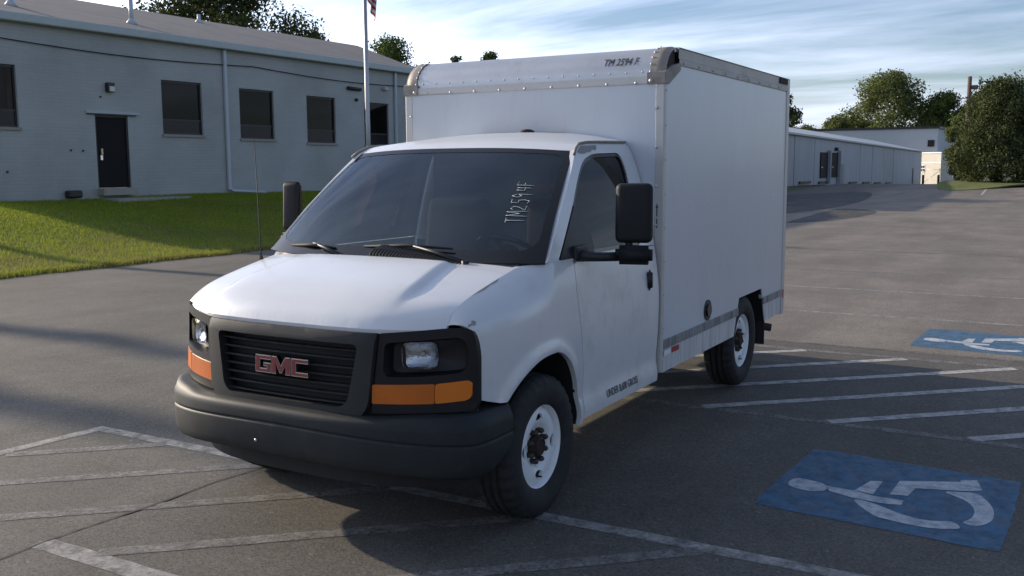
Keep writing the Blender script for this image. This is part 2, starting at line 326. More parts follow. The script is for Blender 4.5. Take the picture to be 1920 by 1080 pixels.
def rrect(x0, x1, y0, y1, r, n=5):
    o = []
    for cx_, cy_, a0 in ((x1-r, y1-r, 0), (x0+r, y1-r, 90), (x0+r, y0+r, 180), (x1-r, y0+r, 270)):
        for i in range(n+1):
            a = R(a0+90*i/n); o.append((cx_+r*math.cos(a), cy_+r*math.sin(a)))
    return o
def rpoly(pts, r, n=4):
    """polygon with rounded corners"""
    o = []; k = len(pts)
    for i in range(k):
        p = np.array(pts[i], float); a = np.array(pts[i-1], float)-p; b = np.array(pts[(i+1) % k], float)-p
        rr = r[i] if isinstance(r, (list, tuple)) else r
        la, lb = np.linalg.norm(a), np.linalg.norm(b); d = min(rr, la*.48, lb*.48)
        if d < 1e-6: o.append(tuple(p)); continue
        q0 = p+a/la*d; q2 = p+b/lb*d
        for j in range(n+1):
            t = j/n; o.append(tuple((1-t)**2*q0+2*t*(1-t)*p+t*t*q2))
    return o
def dens(poly, step, closed=True):
    o = []; k = len(poly)
    for i in range(k if closed else k-1):
        a = np.array(poly[i], float); b = np.array(poly[(i+1) % k], float); d = np.linalg.norm(b-a); n = max(1, int(math.ceil(d/step)))
        if d < 1e-6: continue
        for j in range(n): o.append(tuple(a+(b-a)*j/n))
    return o
def inside(p, poly):
    x, y = p; c = False; j = len(poly)-1
    for i in range(len(poly)):
        xi, yi = poly[i]; xj, yj = poly[j]
        if (yi > y) != (yj > y) and x < (xj-xi)*(y-yi)/(yj-yi)+xi: c = not c
        j = i
    return c
def drape(outline, fn, holes=(), step=.05, out=(0, 1, 0), rim=.02, rdir=None):
    """triangulate a 2D outline with holes, lift it onto fn(u, v), give its border a returned edge"""
    loops = [dens(outline, step)]+[dens(h, step) for h in holes]
    pts = []; cons = []
    for lp in loops:
        b0 = len(pts); n = len(lp); pts += lp; cons += [(b0+i, b0+(i+1) % n) for i in range(n)]
    A = np.array(pts)
    x0, y0 = A.min(0); x1, y1 = A.max(0)
    gy = y0+step*.5; row = 0
    while gy < y1:
        gx = x0+(step*.5 if row % 2 else 0)
        while gx < x1:
            if inside((gx, gy), loops[0]) and not any(inside((gx, gy), h) for h in loops[1:]):
                if np.min((A[:, 0]-gx)**2+(A[:, 1]-gy)**2) > (step*.45)**2: pts.append((gx, gy))
            gx += step
        gy += step*.87; row += 1
    r = delaunay_2d_cdt([Vector(p) for p in pts], cons, [], 0, 1e-7)
    vs, fs = r[0], r[2]
    tri = []
    for f in fs:
        c = sum((vs[i] for i in f), Vector((0, 0)))/len(f)
        p, q, r_ = vs[f[0]], vs[f[1]], vs[f[2]]; ar = abs((q-p).x*(r_-p).y-(q-p).y*(r_-p).x); mxl = max((q-p).length, (r_-q).length, (p-r_).length)
        if ar/mxl < .012*step: continue                     # zero-height triangle between collinear border points
        if inside(c, loops[0]) and not any(inside(c, h) for h in loops[1:]): tri.append(f)
    used = sorted({i for f in tri for i in f}); mp_ = {k: i for i, k in enumerate(used)}
    V = [Vector(fn(vs[i][0], vs[i][1])) for i in used]; F = [[mp_[i] for i in f] for f in tri]
    s = Vector((0, 0, 0))
    for f in F: s += (V[f[1]]-V[f[0]]).cross(V[f[2]]-V[f[0]])
    if s.dot(Vector(out)) < 0: F = [f[::-1] for f in F]
    bm = bmesh.new(); bv = [bm.verts.new(v) for v in V]
    for f in F:
        try: bm.faces.new([bv[i] for i in f]).smooth = True
        except ValueError: pass
    bm.normal_update()
    if rim:
        be = [e for e in bm.edges if len(e.link_faces) == 1]; dup = {}; inn = {}
        for e in be:
            for v in e.verts:
                if v not in dup:
                    dup[v] = bm.verts.new(v.co); inn[v] = bm.verts.new(v.co-(Vector(rdir) if rdir else v.normal)*rim)
        for e in be:
            l = e.link_loops[0]; a = l.vert; b = l.link_loop_next.vert
            bm.faces.new([dup[b], dup[a], inn[a], inn[b]])
    return bm
def grid_mesh(rows, close_u=False):
    """rows: list of equal-length lists of points"""
    V = [p for r in rows for p in r]; n = len(rows[0]); F = []
    for i in range(len(rows)-1):
        for j in range(n-1 if not close_u else n):
            a = i*n+j; b = i*n+(j+1) % n; F.append([a, b, b+n, a+n])
    return V, F
def box_bm(x0, x1, y0, y1, z0, z1, bev=0, seg=2, bm=None):
    own = bmesh.new(); r = bmesh.ops.create_cube(own, size=1)
    for v in own.verts: v.co = Vector(((x0+x1)/2+v.co.x*(x1-x0), (y0+y1)/2+v.co.y*(y1-y0), (z0+z1)/2+v.co.z*(z1-z0)))
    if bev: bmesh.ops.bevel(own, geom=own.edges[:], offset=bev, segments=seg, affect='EDGES', profile=.5)
    if bm is None: return own
    me = bpy.data.meshes.new('tmp'); own.to_mesh(me); own.free(); bm.from_mesh(me); bpy.data.meshes.remove(me)
    return bm
def box(name, x0, x1, y0, y1, z0, z1, m, parent=None, bev=0, seg=2, smooth=False):
    x0, x1 = min(x0, x1), max(x0, x1); y0, y1 = min(y0, y1), max(y0, y1); z0, z1 = min(z0, z1), max(z0, z1)
    return bm_obj(name, box_bm(x0, x1, y0, y1, z0, z1, bev, seg), m, parent, smooth)
def tube_bm(bm, pts, r, seg=8, cap=True):
    pts = [Vector(p) for p in pts]; rad = r if isinstance(r, (list, tuple)) else [r]*len(pts); rings = []
    for i, p in enumerate(pts):
        t = (pts[min(i+1, len(pts)-1)]-pts[max(i-1, 0)]).normalized()
        a = t.orthogonal().normalized() if abs(t.z) > .9 else t.cross(Vector((0, 0, 1))).normalized(); b = t.cross(a)
        rings.append([bm.verts.new(p+(a*math.cos(2*math.pi*k/seg)+b*math.sin(2*math.pi*k/seg))*rad[i]) for k in range(seg)])
    for i in range(len(rings)-1):
        for k in range(seg):
            bm.faces.new([rings[i][k], rings[i][(k+1) % seg], rings[i+1][(k+1) % seg], rings[i+1][k]]).smooth = True
    if cap: bm.faces.new(rings[0][::-1]); bm.faces.new(rings[-1])
    return bm
def tube(name, pts, r, m, parent=None, seg=8):
    bm = tube_bm(bmesh.new(), pts, r, seg); bmesh.ops.recalc_face_normals(bm, faces=bm.faces[:]); return bm_obj(name, bm, m, parent)
def lathe_y(prof, seg=64, rfun=None):
    """profile of (radius, y) spun about the y axis"""
    rows = []
    for k in range(seg):
        a = 2*math.pi*k/seg
        rows.append([((rfun(r, y, k) if rfun else r)*math.cos(a), y, (rfun(r, y, k) if rfun else r)*math.sin(a)) for r, y in prof])
    rows.append(rows[0]); V, F = grid_mesh(rows)
    return V, F
def dome_bm(bm, c, n, r, h):
    c = Vector(c); n = Vector(n).normalized(); a = n.orthogonal().normalized(); b = n.cross(a); S = 8
    r0 = [bm.verts.new(c+(a*math.cos(2*math.pi*k/S)+b*math.sin(2*math.pi*k/S))*r) for k in range(S)]
    r1 = [bm.verts.new(c+(a*math.cos(2*math.pi*k/S)+b*math.sin(2*math.pi*k/S))*r*.65+n*h*.8) for k in range(S)]
    t = bm.verts.new(c+n*h)
    for k in range(S):
        bm.faces.new([r0[k], r0[(k+1) % S], r1[(k+1) % S], r1[k]]).smooth = True; bm.faces.new([r1[k], r1[(k+1) % S], t]).smooth = True
def text_flat(body, shear=0, offset=0, space=1.0):
    cu = bpy.data.curves.new('t', 'FONT'); cu.body = body; cu.shear = shear; cu.offset = offset; cu.space_character = space; cu.size = 1; cu.resolution_u = 3
    o = bpy.data.objects.new('t', cu); C.objects.link(o); bpy.context.view_layer.update()
    me = bpy.data.meshes.new_from_object(o.evaluated_get(bpy.context.evaluated_depsgraph_get())); bpy.data.objects.remove(o); bpy.data.curves.remove(cu)
    V = np.array([v.co[:2] for v in me.vertices]); F = [list(p.vertices) for p in me.polygons]; bpy.data.meshes.remove(me)
    mn, mxx = V.min(0), V.max(0); V = (V-mn)/(mxx-mn)
    return V, F
def lettering(name, body, fn, m, parent, **k):
    V, F = text_flat(body, **k)
    return mesh_obj(name, [fn(a, b) for a, b in V], F, m, parent)
def copy_tree(o, parent=None):
    c = o.copy(); C.objects.link(c); c.parent = parent
    for ch in list(o.children): copy_tree(ch, c)
    return c

# ================================================================== SETTING
GZ = pch([(-30, 0), (-50, .10), (-72, .28), (-92, -.05), (-113, -.45), (-145, -1.05), (-200, -2.0)])
def gz(x): return 0.0 if x > -30 else GZ(max(x, -200))
def sheet(name, xs, ys, zf, m, parent=None, smooth=True):
    rows = [[(x, y, zf(x, y)) for y in ys] for x in xs]; V, F = grid_mesh(rows)
    return mesh_obj(name, V, [f[::-1] for f in F] if xs[1] > xs[0] and False else F, m, parent, smooth)
earth = struct(sheet('ground', [-1500, -600, -230, 60, 400, 1200], [-1400, -500, -90, 90, 500, 1300], lambda x, y: -2.6 if x < -150 else -.4, 'earth'))
LE = -12.4
lot = struct(sheet('parking_lot', sorted([-230, -200]+list(np.arange(-160, 64, 4.0))), list(np.arange(LE-.3, 60, 6.0)), lambda x, y: gz(x), 'asphalt'))

def lawn_z(x, y):
    t = max(0.0, (LE-y)/9.6); return gz(x)+.006+.93*sst(min(t, 1)*.86+.02)/sst(.88)+.05*math.sin(x*.7+y*.5)*min(1, t*2)*.5+(.0 if t > 0 else 0)
lawn = struct(sheet('lawn', list(np.arange(-64, -28, 4.0))+list(np.arange(-28, 14, .8))+list(np.arange(14, 60, 5.0)), [-95, -70, -50, -40]+list(np.arange(-32, -12.5, .6))+[LE], lawn_z, 'lawn'))
def blades(name, n, region, zf, hmin, hmax, wd, m):
    V = []; F = []
    x0, x1, y0, y1 = region
    for i in range(n):
        x = rnd.uniform(x0, x1); y = rnd.uniform(y0, y1) if i % 6 else y1+rnd.gauss(.02, .09)+.06*math.sin(x*2.3)
        z = zf(x, min(y, LE))*(1 if y < LE else .2); a = rnd.uniform(0, 6.283); h = rnd.uniform(hmin, hmax)*(1.5 if y > LE-.5 and rnd.random() < .4 else 1); ww = wd*rnd.uniform(.6, 1.4); ln = h*rnd.uniform(.1, .7); b = rnd.uniform(0, 6.283)
        k = len(V); dx, dy = math.cos(a)*ww, math.sin(a)*ww
        V += [(x-dx, y-dy, z-.01), (x+dx, y+dy, z-.01), (x+math.cos(b)*ln, y+math.sin(b)*ln, z+h)]; F.append((k, k+1, k+2))
    return stuff(mesh_obj(name, V, F, m))
g = blades('grass', 250000, (-24, .5, -22, LE), lawn_z, .03, .085, .007, 'grass_blade'); g['label'] = 'short lawn grass growing between the asphalt and the brick building'; g['category'] = 'grass'

# painted markings: thin sheets over the lot
def strip(name, a, b, wdt, m, z=.004, n=1):
    z *= .5
    a = np.array(a, float); b = np.array(b, float); d = (b-a)/np.linalg.norm(b-a); p = np.array([-d[1], d[0]])*wdt/2
    L_ = np.linalg.norm(b-a); k = max(2, int(L_/.12)); le = []; ri = []
    for i in range(k+1):
        q = a+(b-a)*i/k; e1 = 1+rnd.uniform(-.07, .07); e2 = 1+rnd.uniform(-.07, .07)
        le.append((*(q+p*e1), gz(q[0])+z)); ri.append((*(q-p*e2), gz(q[0])+z))
    V = le+ri; F = [[i, k+1+i, k+2+i, i+1] for i in range(k)]
    return mesh_obj(name, V, F, m, lot)
TOPY, ENDY = -2.6, 3.7
for xx, mm_ in ((0.0, 'line_old'), (1.53, 'line_old'), (-2.63, 'line_faded'), (-5.35, 'line_faded'), (-7.95, 'line_old'), (-10.45, 'line_old'), (-12.9, 'line_faded')):
    y0 = TOPY if xx < .5 else -1.02
    if xx in (-7.95, -10.45, -12.9): strip('stall_line', (xx, -1.6), (xx-.03, 5.2), .085, mm_)
    else: strip('stall_line', (xx, y0), (xx, ENDY), .12 if xx > 1 else .1, mm_)
strip('stall_line', (-.05, TOPY+.02), (2.2, TOPY-.18), .1, 'line_old', .0046)
for k in range(-2, 6):                                # access aisle in front of the truck
    y = .0+k*.93
    p0 = (0.04, y); p1 = (1.48, y-1.1*1.44)
    if p1[1] < TOPY: p1 = (0.04+(y-TOPY)/1.1, TOPY+.03)
    strip('hatch_line', p0, p1, .1, 'line_faded', .0052)
for k in range(-3, 8):                                # hatched bay under the box
    y = .02+k*.93
    p0 = (-2.66, y); p1 = (-5.32, y+1.1*2.66)
    if y < TOPY: p0 = (-2.66-(TOPY-y)/1.1, TOPY)
    strip('hatch_line', p0, p1, .105, 'line_paint', .0052)
strip('pavement_joint', (-5.72, -7), (-5.72, 14), .09, 'joint', .003)
crk = spline([(2.6, -1.06), (1.9, -1.0), (1.46, -1.01), (1.1, -.985), (.84, -.965), (.45, -.97), (.1, -.93), (-.6, -.96), (-1.5, -.93)], 6)
for i in range(len(crk)-1):
    pass
Vc = []; Fc = []
for i, (a, b) in enumerate(crk):
    ww = .0025+.004*abs(math.sin(i*1.7))+(.006 if .7 < a < 1.1 else 0); Vc += [(a, b+ww, .0036), (a, b-ww, .0036)]
    if i: Fc.append((2*i-2, 2*i-1, 2*i+1, 2*i))
mesh_obj('crack', Vc, Fc, 'crack', lot)
SYM = {'head': [(-1.164, 1.972), (-1.232, 1.976), (-1.274, 2.012), (-1.263, 2.092), (-1.235, 2.158), (-1.156, 2.19), (-1.105, 2.172), (-1.076, 2.12), (-1.085, 2.043), (-1.119, 1.989)],
 'body': [(-1.21, 2.173), (-1.203, 2.33), (-1.162, 2.44), (-1.161, 2.599), (-1.084, 2.599), (-1.06, 2.521), (-1.073, 2.352), (-1.127, 2.211)],
 'arm': [(-1.423, 2.381), (-1.447, 2.445), (-1.19, 2.435), (-1.205, 2.332)],
 'leg': [(-1.234, 2.516), (-1.505, 2.529), (-1.654, 2.838), (-1.696, 2.835), (-1.732, 2.919), (-1.552, 2.96), (-1.496, 2.878), (-1.409, 2.626), (-1.255, 2.608)],
 'wheel': [(-1.03, 2.363), (-0.85, 2.493), (-0.814, 2.586), (-0.794, 2.69), (-0.801, 2.792), (-0.853, 2.901), (-0.915, 2.892), (-0.945, 2.854), (-0.906, 2.767), (-0.913, 2.686), (-0.95, 2.592), (-1.002, 2.519), (-1.051, 2.418)],
 'wheel2': [(-1.422, 2.781), (-1.462, 2.854), (-1.476, 2.934), (-1.381, 2.994), (-1.217, 3.039), (-1.047, 3.038), (-0.937, 2.977), (-0.961, 2.913), (-1.039, 2.944), (-1.15, 2.952), (-1.25, 2.931), (-1.336, 2.879)]}
BLUE = [(-1.915, 1.943), (-1.936, 2.056), (-1.824, 3.144), (-1.18, 3.134), (-0.638, 3.104), (-0.633, 3.001), (-0.725, 1.901), (-0.867, 1.89)]
for dx, dy in ((0, 0), (-5.35, .06)):
    rag = random.Random(3); BE = [(x+rag.uniform(-.005, .005), y+rag.uniform(-.005, .005)) for x, y in dens(BLUE, .045)]
    bm = drape([(x+dx, y+dy) for x, y in BE], lambda a, b: (a, b, .0022), step=.3, out=(0, 0, 1), rim=0)
    pad = bm_obj('accessible_bay_marking', bm, 'blue_paint', lot)
    bm = bmesh.new()
    for k, pl in SYM.items():
        vs = [bm.verts.new((x+dx, y+dy, .0044)) for x, y in spline(pl, 3, True)] if k in ('head', 'wheel', 'wheel2') else [bm.verts.new((x+dx, y+dy, .0044)) for x, y in pl]; f = bm.faces.new(vs)
    bmesh.ops.triangulate(bm, faces=bm.faces[:]); bmesh.ops.recalc_face_normals(bm, faces=bm.faces[:])
    s_ = bm_obj('wheelchair_symbol', bm, 'symbol_paint', pad)
for i, pl in enumerate(([(-46, -12), (-57, -8.2), (-52, -6.3), (-40, -5.2), (-31, -6.2), (-33, -8.5), (-40, -10)], [(-36.5, -4.9), (-34.5, -3.1), (-29, -3.3), (-26.5, -4.4), (-29, -4.7)])):
    bm = drape(spline(pl, 4, True), lambda a, b: (a, b, gz(a)+.0045), step=1.2, out=(0, 0, 1), rim=0); bm_obj('asphalt_patch', bm, 'patch', lot)
strip('stall_line', (-54, -1.0), (-66, -1.55), .11, 'line_paint', .006)
verge = struct(bm_obj('grass_verge', drape(spline([(-60, -3.0), (-63, -4.2), (-72, -4.9), (-88, -4.6), (-90, 6), (-86, 14), (-76, 14), (-71, 6), (-67.5, .8), (-63.5, -1.2)], 5, True), lambda a, b: (a, b, gz(a)+.03+.25*sst((-61-a)/9)), step=1.0, out=(0, 0, 1), rim=.08), 'verge'))

# ------------------------------------------------------------------ brick building on the left
WY = -22.0; BX0, BX1 = -11.35, -31.0; EAVE = 5.82
bb = thing('brick_building', 'long grey-blue painted brick building with dark windows and a shingle roof', 'building', (0, 0, 0))
WIN = [(-12.35, -11.5, 2.97, 4.66), (-18.93, -17.27, 2.91, 4.62), (-22.29, -20.61, 2.84, 4.57), (-25.70, -24.04, 2.76, 4.52), (-29.13, -27.49, 2.72, 4.46)]
DOOR = (-15.94, -14.77, 1.24, 3.44)
def rect(x0, x1, z0, z1): return [(x0, z0), (x1, z0), (x1, z1), (x0, z1)]
bm = drape(rect(BX1, BX0, -.3, EAVE), lambda a, b: (a, WY, b), [rect(*q) for q in WIN]+[rect(*DOOR)], 3.0, (0, 1, 0), .14)
for q in (((BX0, WY, -.3), (BX0, WY-20, -.3), (BX0, WY-20, EAVE), (BX0, WY, EAVE)), ((BX1, WY, -.3), (BX1, WY-20, -.3), (BX1, WY-20, EAVE), (BX1, WY, EAVE))):
    bm.faces.new([bm.verts.new(v) for v in q])
bm_obj('brick_wall', bm, 'brick_paint', bb)
def pane_window(x0, x1, z0, z1):
    f = 0.055; zs = z0+(z1-z0)*.27
    bm = bmesh.new(); yy = WY-.10
    box_bm(x0, x0+f, yy-.03, yy+.03, z0, z1, bm=bm); box_bm(x1-f, x1, yy-.03, yy+.03, z0, z1, bm=bm)
    box_bm(x0+f, x1-f, yy-.03, yy+.03, z0, z0+f, bm=bm); box_bm(x0+f, x1-f, yy-.03, yy+.03, z1-f*1.2, z1, bm=bm); box_bm(x0+f, x1-f, yy-.025, yy+.025, zs-.03, zs+.03, bm=bm)
    wo = bm_obj('window', bm, 'win_frame', bb)
    box('upper_pane', x0+f, x1-f, yy-.012, yy-.002, zs+.03, z1-f*1.2, 'pane', wo)
    box('lower_pane', x0+f, x1-f, yy-.008, yy+.004, z0+f, zs-.03, 'pane_low', wo)
    box('sill', x0-.05, x1+.05, WY-.1, WY+.06, z0-.085, z0-.004, 'sill', wo)
for q in WIN: pane_window(*q)
dr = box('door', DOOR[0]+.06, DOOR[1]-.06, WY-.12, WY-.07, DOOR[2]+.01, DOOR[3]-.07, 'door_dark', bb)
bm = bmesh.new()
for a, b in ((DOOR[0], DOOR[0]+.055), (DOOR[1]-.055, DOOR[1])): box_bm(a, b, WY-.13, WY-.03, DOOR[2], DOOR[3], bm=bm)
box_bm(DOOR[0]+.055, DOOR[1]-.055, WY-.13, WY-.03, DOOR[3]-.065, DOOR[3], bm=bm); bm_obj('door_frame', bm, 'win_frame', dr)
box('push_plate', -15.02, -14.94, WY-.068, WY-.055, 2.08, 2.22, 'chrome', dr); box('handle', -15.01, -14.95, WY-.07, WY-.02, 2.24, 2.42, 'brass', dr)
box('door_step', DOOR[0]-.02, DOOR[1]+.05, WY-.1, WY+.30, 1.03, 1.235, 'concrete', bb); box('stoop', -17.3, -14.6, WY+.01, WY+1.1, .6, .94, 'concrete', bb)
box('lintel', -16.35, -14.45, WY+.003, WY+.05, 3.46, 3.53, 'gutter', bb)
box('drip_cap', -16.2, -14.5, WY+.003, WY+.07, 3.42, 3.455, 'win_frame', bb)
# gutter / fascia, roof (hipped at the far end)
box('gutter', BX1-.25, BX0+.3, WY+.003, WY+.30, EAVE-.02, EAVE+.22, 'gutter', bb, .03, 2)
RY, RZ = WY-10.2, 8.62
ex0, ex1, ey = BX0+.25, BX1-.25, WY+.22
Vr = [(ex0, ey, EAVE+.2), (ex1, ey, EAVE+.2), (ex1-8.6, RY, RZ), (ex0, RY, RZ), (ex0, WY-20.4, EAVE+.2), (ex1, WY-20.4, EAVE+.2)]
bm = bmesh.new(); vv = [bm.verts.new(v) for v in Vr]
bm.faces.new([vv[0], vv[3], vv[2], vv[1]]); bm.faces.new([vv[4], vv[5], vv[2], vv[3]]); bm.faces.new([vv[1], vv[2], vv[5]]); bm.faces.new([vv[0], vv[4], vv[3]])
bmesh.ops.recalc_face_normals(bm, faces=bm.faces[:])
rf = bm_obj('roof', bm, 'roofing', bb)
def roofz(y): return EAVE+.2+(ey-y)/(ey-RY)*(RZ-EAVE-.2)
for px_, py_, h in ((-17.9, -24.0, .85), (-13.8, -24.2, .8), (-26.5, -30.2, .35)):
    z0 = roofz(py_)
    bm = tube_bm(bmesh.new(), [(px_, py_, z0-.1), (px_, py_, z0+h)], .075, 10); tube_bm(bm, [(px_, py_, z0-.05), (px_, py_, z0+.16)], [.22, .08], 10)
    bmesh.ops.recalc_face_normals(bm, faces=bm.faces[:]); bm_obj('vent_pipe', bm, 'downspout', rf)
for xx, zb in ((-19.93, 1.02), (-29.55, 1.0)):
    bm = box_bm(xx-.06, xx+.06, WY+.02, WY+.12, zb+.05, EAVE-.02, .012, 1)
    tube_bm(bm, [(xx, WY+.07, zb+.12), (xx-.1, WY+.14, zb+.02), (xx-1.3, WY+.5, zb-.06)], .055, 8)
    bm_obj('downspout', bm, 'downspout', bb)
lampo = box('wall_lamp', -15.42, -15.18, WY+.003, WY+.16, 4.10, 4.38, 'win_frame', bb, .015, 1); box('lamp_lens', -15.40, -15.22, WY+.05, WY+.175, 4.12, 4.27, 'lamp_glass', lampo)
tube('conduit', [(-26.4, WY+.08, 4.95), (-27.2, WY+.08, 4.93)], .07, 'win_frame', bb)
tube('conduit_cap', [(-26.95, WY+.02, 4.52), (-26.95, WY+.1, 4.50)], .06, 'win_frame', bb)
box('security_box', -28.95, -28.7, WY+.003, WY+.18, 5.0, 5.14, 'gutter', bb, .02, 1)
cw = []
for i in range(0, 31):
    x = -11+(-20.5)*i/30
    sag = .33*math.sin(math.pi*min(1, (i % 15.01)/15))
    cw.append((x, WY+.06, 5.38-.06*i/30-sag*.45))
tube('cable', cw, .016, 'cable', bb, 5)
box('ground_vent', -14.05, -13.6, WY+.003, WY+.25, .98, 1.2, 'win_frame', bb, .05, 2)
for x, z in ((-14.3, 2.35), (-15.0, 3.95), (-13.9, 2.36), (-11.9, 1.75)): tube('wall_stub', [(x, WY-.01, z), (x, WY+.04, z)], .03, 'win_frame', bb, 6)

wg = thing('roof_wing', 'lower wing with pale grey roof behind the brick building', 'building', (0, 0, 0))
bm = bmesh.new(); q = [(-33.2, -27, 5.6), (-64, -27, 5.6), (-64, -37, 8.75), (-33.2, -37, 8.75)]; v_ = [bm.verts.new(a) for a in q]; bm.faces.new(v_)
q = [(-33.2, -37, 8.75), (-64, -37, 8.75), (-64, -47, 5.6), (-33.2, -47, 5.6)]; bm.faces.new([bm.verts.new(a) for a in q]); bmesh.ops.recalc_face_normals(bm, faces=bm.faces[:]); bm_obj('roof', bm, 'roofing_light', wg)
box('wall', -63.8, -33.4, -46.8, -27.4, -.3, 5.55, 'brick_paint', wg)
for x in (-33.4, -63.8):
    mesh_obj('gable', [(x, -27.4, 5.5), (x, -46.8, 5.5), (x, -37, 8.6)], [(0, 1, 2)], 'brick_paint', wg)

# flagpole with its limp flag
fpz = lawn_z(-17.5, -13.9)
fp = thing('flagpole', 'tall tapered grey metal flagpole standing on the lawn before the brick building', 'flagpole', (-17.45, -13.9, fpz-.05))
tube('pole', [(0, 0, 0), (0, 0, 3), (0, 0, 8.3)], [.072, .066, .045], 'steel', fp, 12); tube('base_collar', [(0, 0, 0), (0, 0, .16)], [.16, .10], 'steel', fp, 12)
bm = bmesh.new(); bmesh.ops.create_uvsphere(bm, u_segments=12, v_segments=8, radius=.09); bmesh.ops.translate(bm, verts=bm.verts[:], vec=(0, 0, 8.36)); bm_obj('finial', bm, 'brass', fp, True)
fm = bpy.data.materials.new('flag_cloth'); fm.use_nodes = True; t = fm.node_tree; b = t.nodes['Principled BSDF']; b.inputs['Roughness'].default_value = .9
at_ = t.nodes.new('ShaderNodeAttribute'); at_.attribute_name = 'cloth'; t.links.new(at_.outputs['Color'], b.inputs['Base Color']); MAT['flag_cloth'] = fm
rows = []; cols = []; nu, nv = 40, 36
for i in range(nv+1):
    r_ = []; c_ = []
    for j in range(nu+1):
        u = j/nu; v = i/nv                      # u along the fly, v down the hoist
        fold = .10*math.sin(u*15+v*2)*(u**.6); drop = u*1.05
        r_.append((-.05-.34*u*(1-.4*v)-.05*v*u, fold+.03*u, 7.72-v*1.2-drop*.72+(.12*math.sin(u*9) if False else 0)))
        blue = u < .4 and v < 7/13; s = int(v*13) % 2 == 0
        c_.append((.02, .03, .12, 1) if blue else ((.45, .02, .03, 1) if s else (.7, .68, .64, 1)))
    rows.append(r_); cols.append(c_)
V, F = grid_mesh(rows)
fl = mesh_obj('flag', V, F, 'flag_cloth', None, True); fl.location = (-17.45, -13.9, fpz-.05); fl.rotation_euler = (0, 0, R(-20))
ca = fl.data.color_attributes.new('cloth', 'FLOAT_COLOR', 'POINT'); ca.data.foreach_set('color', [x for r_ in cols for c_ in r_ for x in c_])
tag(fl, 'limp red and white striped flag hanging from the flagpole', 'flag')

# ------------------------------------------------------------------ long storage shed at the back right
sh = thing('storage_shed', 'long low grey storage shed of wide metal wall panels', 'building', (0, 0, 0))
SY = -15.5
seams = [-36, -43, -50.5, -58, -65, -71.9, -78.6, -91.5, -98.5, -105.3, -112.5, -119.2, -127.3, -135.2, -144]
def eav(x): return 4.23+(x+70.5)*.0089
for a, b in zip(seams[:-1], seams[1:]):
    a_, b_ = a-.06, b+.06; zc0, zc1 = gz(a)-.1, gz(b)-.1; dy = rnd.uniform(-.02, .02)
    V = [(a_, SY+dy, zc0), (b_, SY+dy, zc1), (b_, SY+dy, eav(b)), (a_, SY+dy, eav(a)), (a_, SY+dy-.1, zc0), (b_, SY+dy-.1, zc1), (b_, SY+dy-.1, eav(b)), (a_, SY+dy-.1, eav(a))]
    mesh_obj('wall_panel', V, [(0, 3, 2, 1), (0, 4, 7, 3), (1, 2, 6, 5), (3, 7, 6, 2)], 'shed_wall', sh)
V = [(-36, SY-.13, -1.5), (-144, SY-.13, -1.5), (-144, SY-.13, 3.55), (-36, SY-.13, 4.5), (-36, SY-13, -1.5), (-144, SY-13, -1.5), (-144, SY-13, 3.55), (-36, SY-13, 4.5)]
mesh_obj('shed_core', V, [(0, 3, 2, 1), (0, 4, 7, 3), (1, 2, 6, 5), (5, 6, 7, 4)], 'win_frame', sh)
V = [(-35.7, SY+.28, eav(-36)-.02), (-144.3, SY+.28, eav(-144)-.02), (-144.3, SY-6.5, eav(-144)+1.55), (-35.7, SY-6.5, eav(-36)+1.55), (-35.7, SY-13.3, eav(-36)), (-144.3, SY-13.3, eav(-144))]
mesh_obj('roof', V, [(0, 3, 2, 1), (3, 4, 5, 2)], 'shed_roof', sh)
V = [(-35.7, SY+.28, eav(-36)-.03), (-144.3, SY+.28, eav(-144)-.03), (-144.3, SY+.28, eav(-144)-.16), (-35.7, SY+.28, eav(-36)-.16), (-144.3, SY+.05, eav(-144)-.16), (-35.7, SY+.05, eav(-36)-.16)]
mesh_obj('eave_trim', V, [(0, 1, 2, 3), (3, 2, 4, 5)], 'gutter', sh)
for x0, x1 in ((-83.3, -80.6), (-87.5, -84.8)):
    d_ = box('loading_door', x0, x1, SY+.03, SY+.09, .65, 2.83, 'door_dark', sh); box('door_frame', x0-.25, x0, SY+.03, SY+.35, gz(x0), 3.0, 'shed_wall', d_); box('bump_light', x1-.35, x1-.1, SY+.1, SY+.2, 1.5, 1.62, 'lamp_glass', d_)
box('door', -90.3, -89.2, SY+.03, SY+.1, gz(-90)+.02, 1.82, 'rub_rail', sh); box('door', -135.9, -135.3, SY+.03, SY+.1, gz(-136), 1.2, 'rub_rail', sh)
box('wall_lamp', -86.8, -86.3, SY+.03, SY+.3, 3.0, 3.3, 'win_frame', sh, .03, 1)
for i in range(6):
    x = seams[5+i]-1.5
    box('kick_rail', x-3.6, x, SY+.05, SY+.16, gz(x-2)+.02, gz(x-2)+.22, 'win_frame', sh)

wh = thing('warehouse', 'tall blue-grey metal warehouse behind the storage shed', 'building', (0, 0, 0))
box('wall', -190, -158.5, -60, -15.2, -2, 7.15, 'ware_wall', wh); box('roof_edge', -190.3, -158.3, -60.3, -14.95, 7.15, 7.5, 'win_frame', wh)
wv = box('window', -158.49, -158.4, -16.6, -15.65, 4.4, 5.4, 'pane_low', wh)
crb = thing('cream_building', 'small cream outbuilding with a four-pane window at the end of the lane', 'building', (-152.5, -17.4, gz(-150)), None, R(-40))
box('wall', -6, 0, 0, 5, -.3, 4.45, 'cream', crb); box('roof_edge', -6.1, .12, -.1, 5.1, 4.45, 4.6, 'rim_white', crb); box('trim_band', 0, .06, 0, 5, 3.0, 3.12, 'rim_white', crb)
wn = box('window', .003, .05, 1.05, 1.95, 1.75, 2.75, 'rim_white', crb)
for i in range(2):
    for j in range(2): box('pane', .05, .07, 1.12+i*.42, 1.46+i*.42, 1.82+j*.48, 2.2+j*.48, 'pane_low', wn)
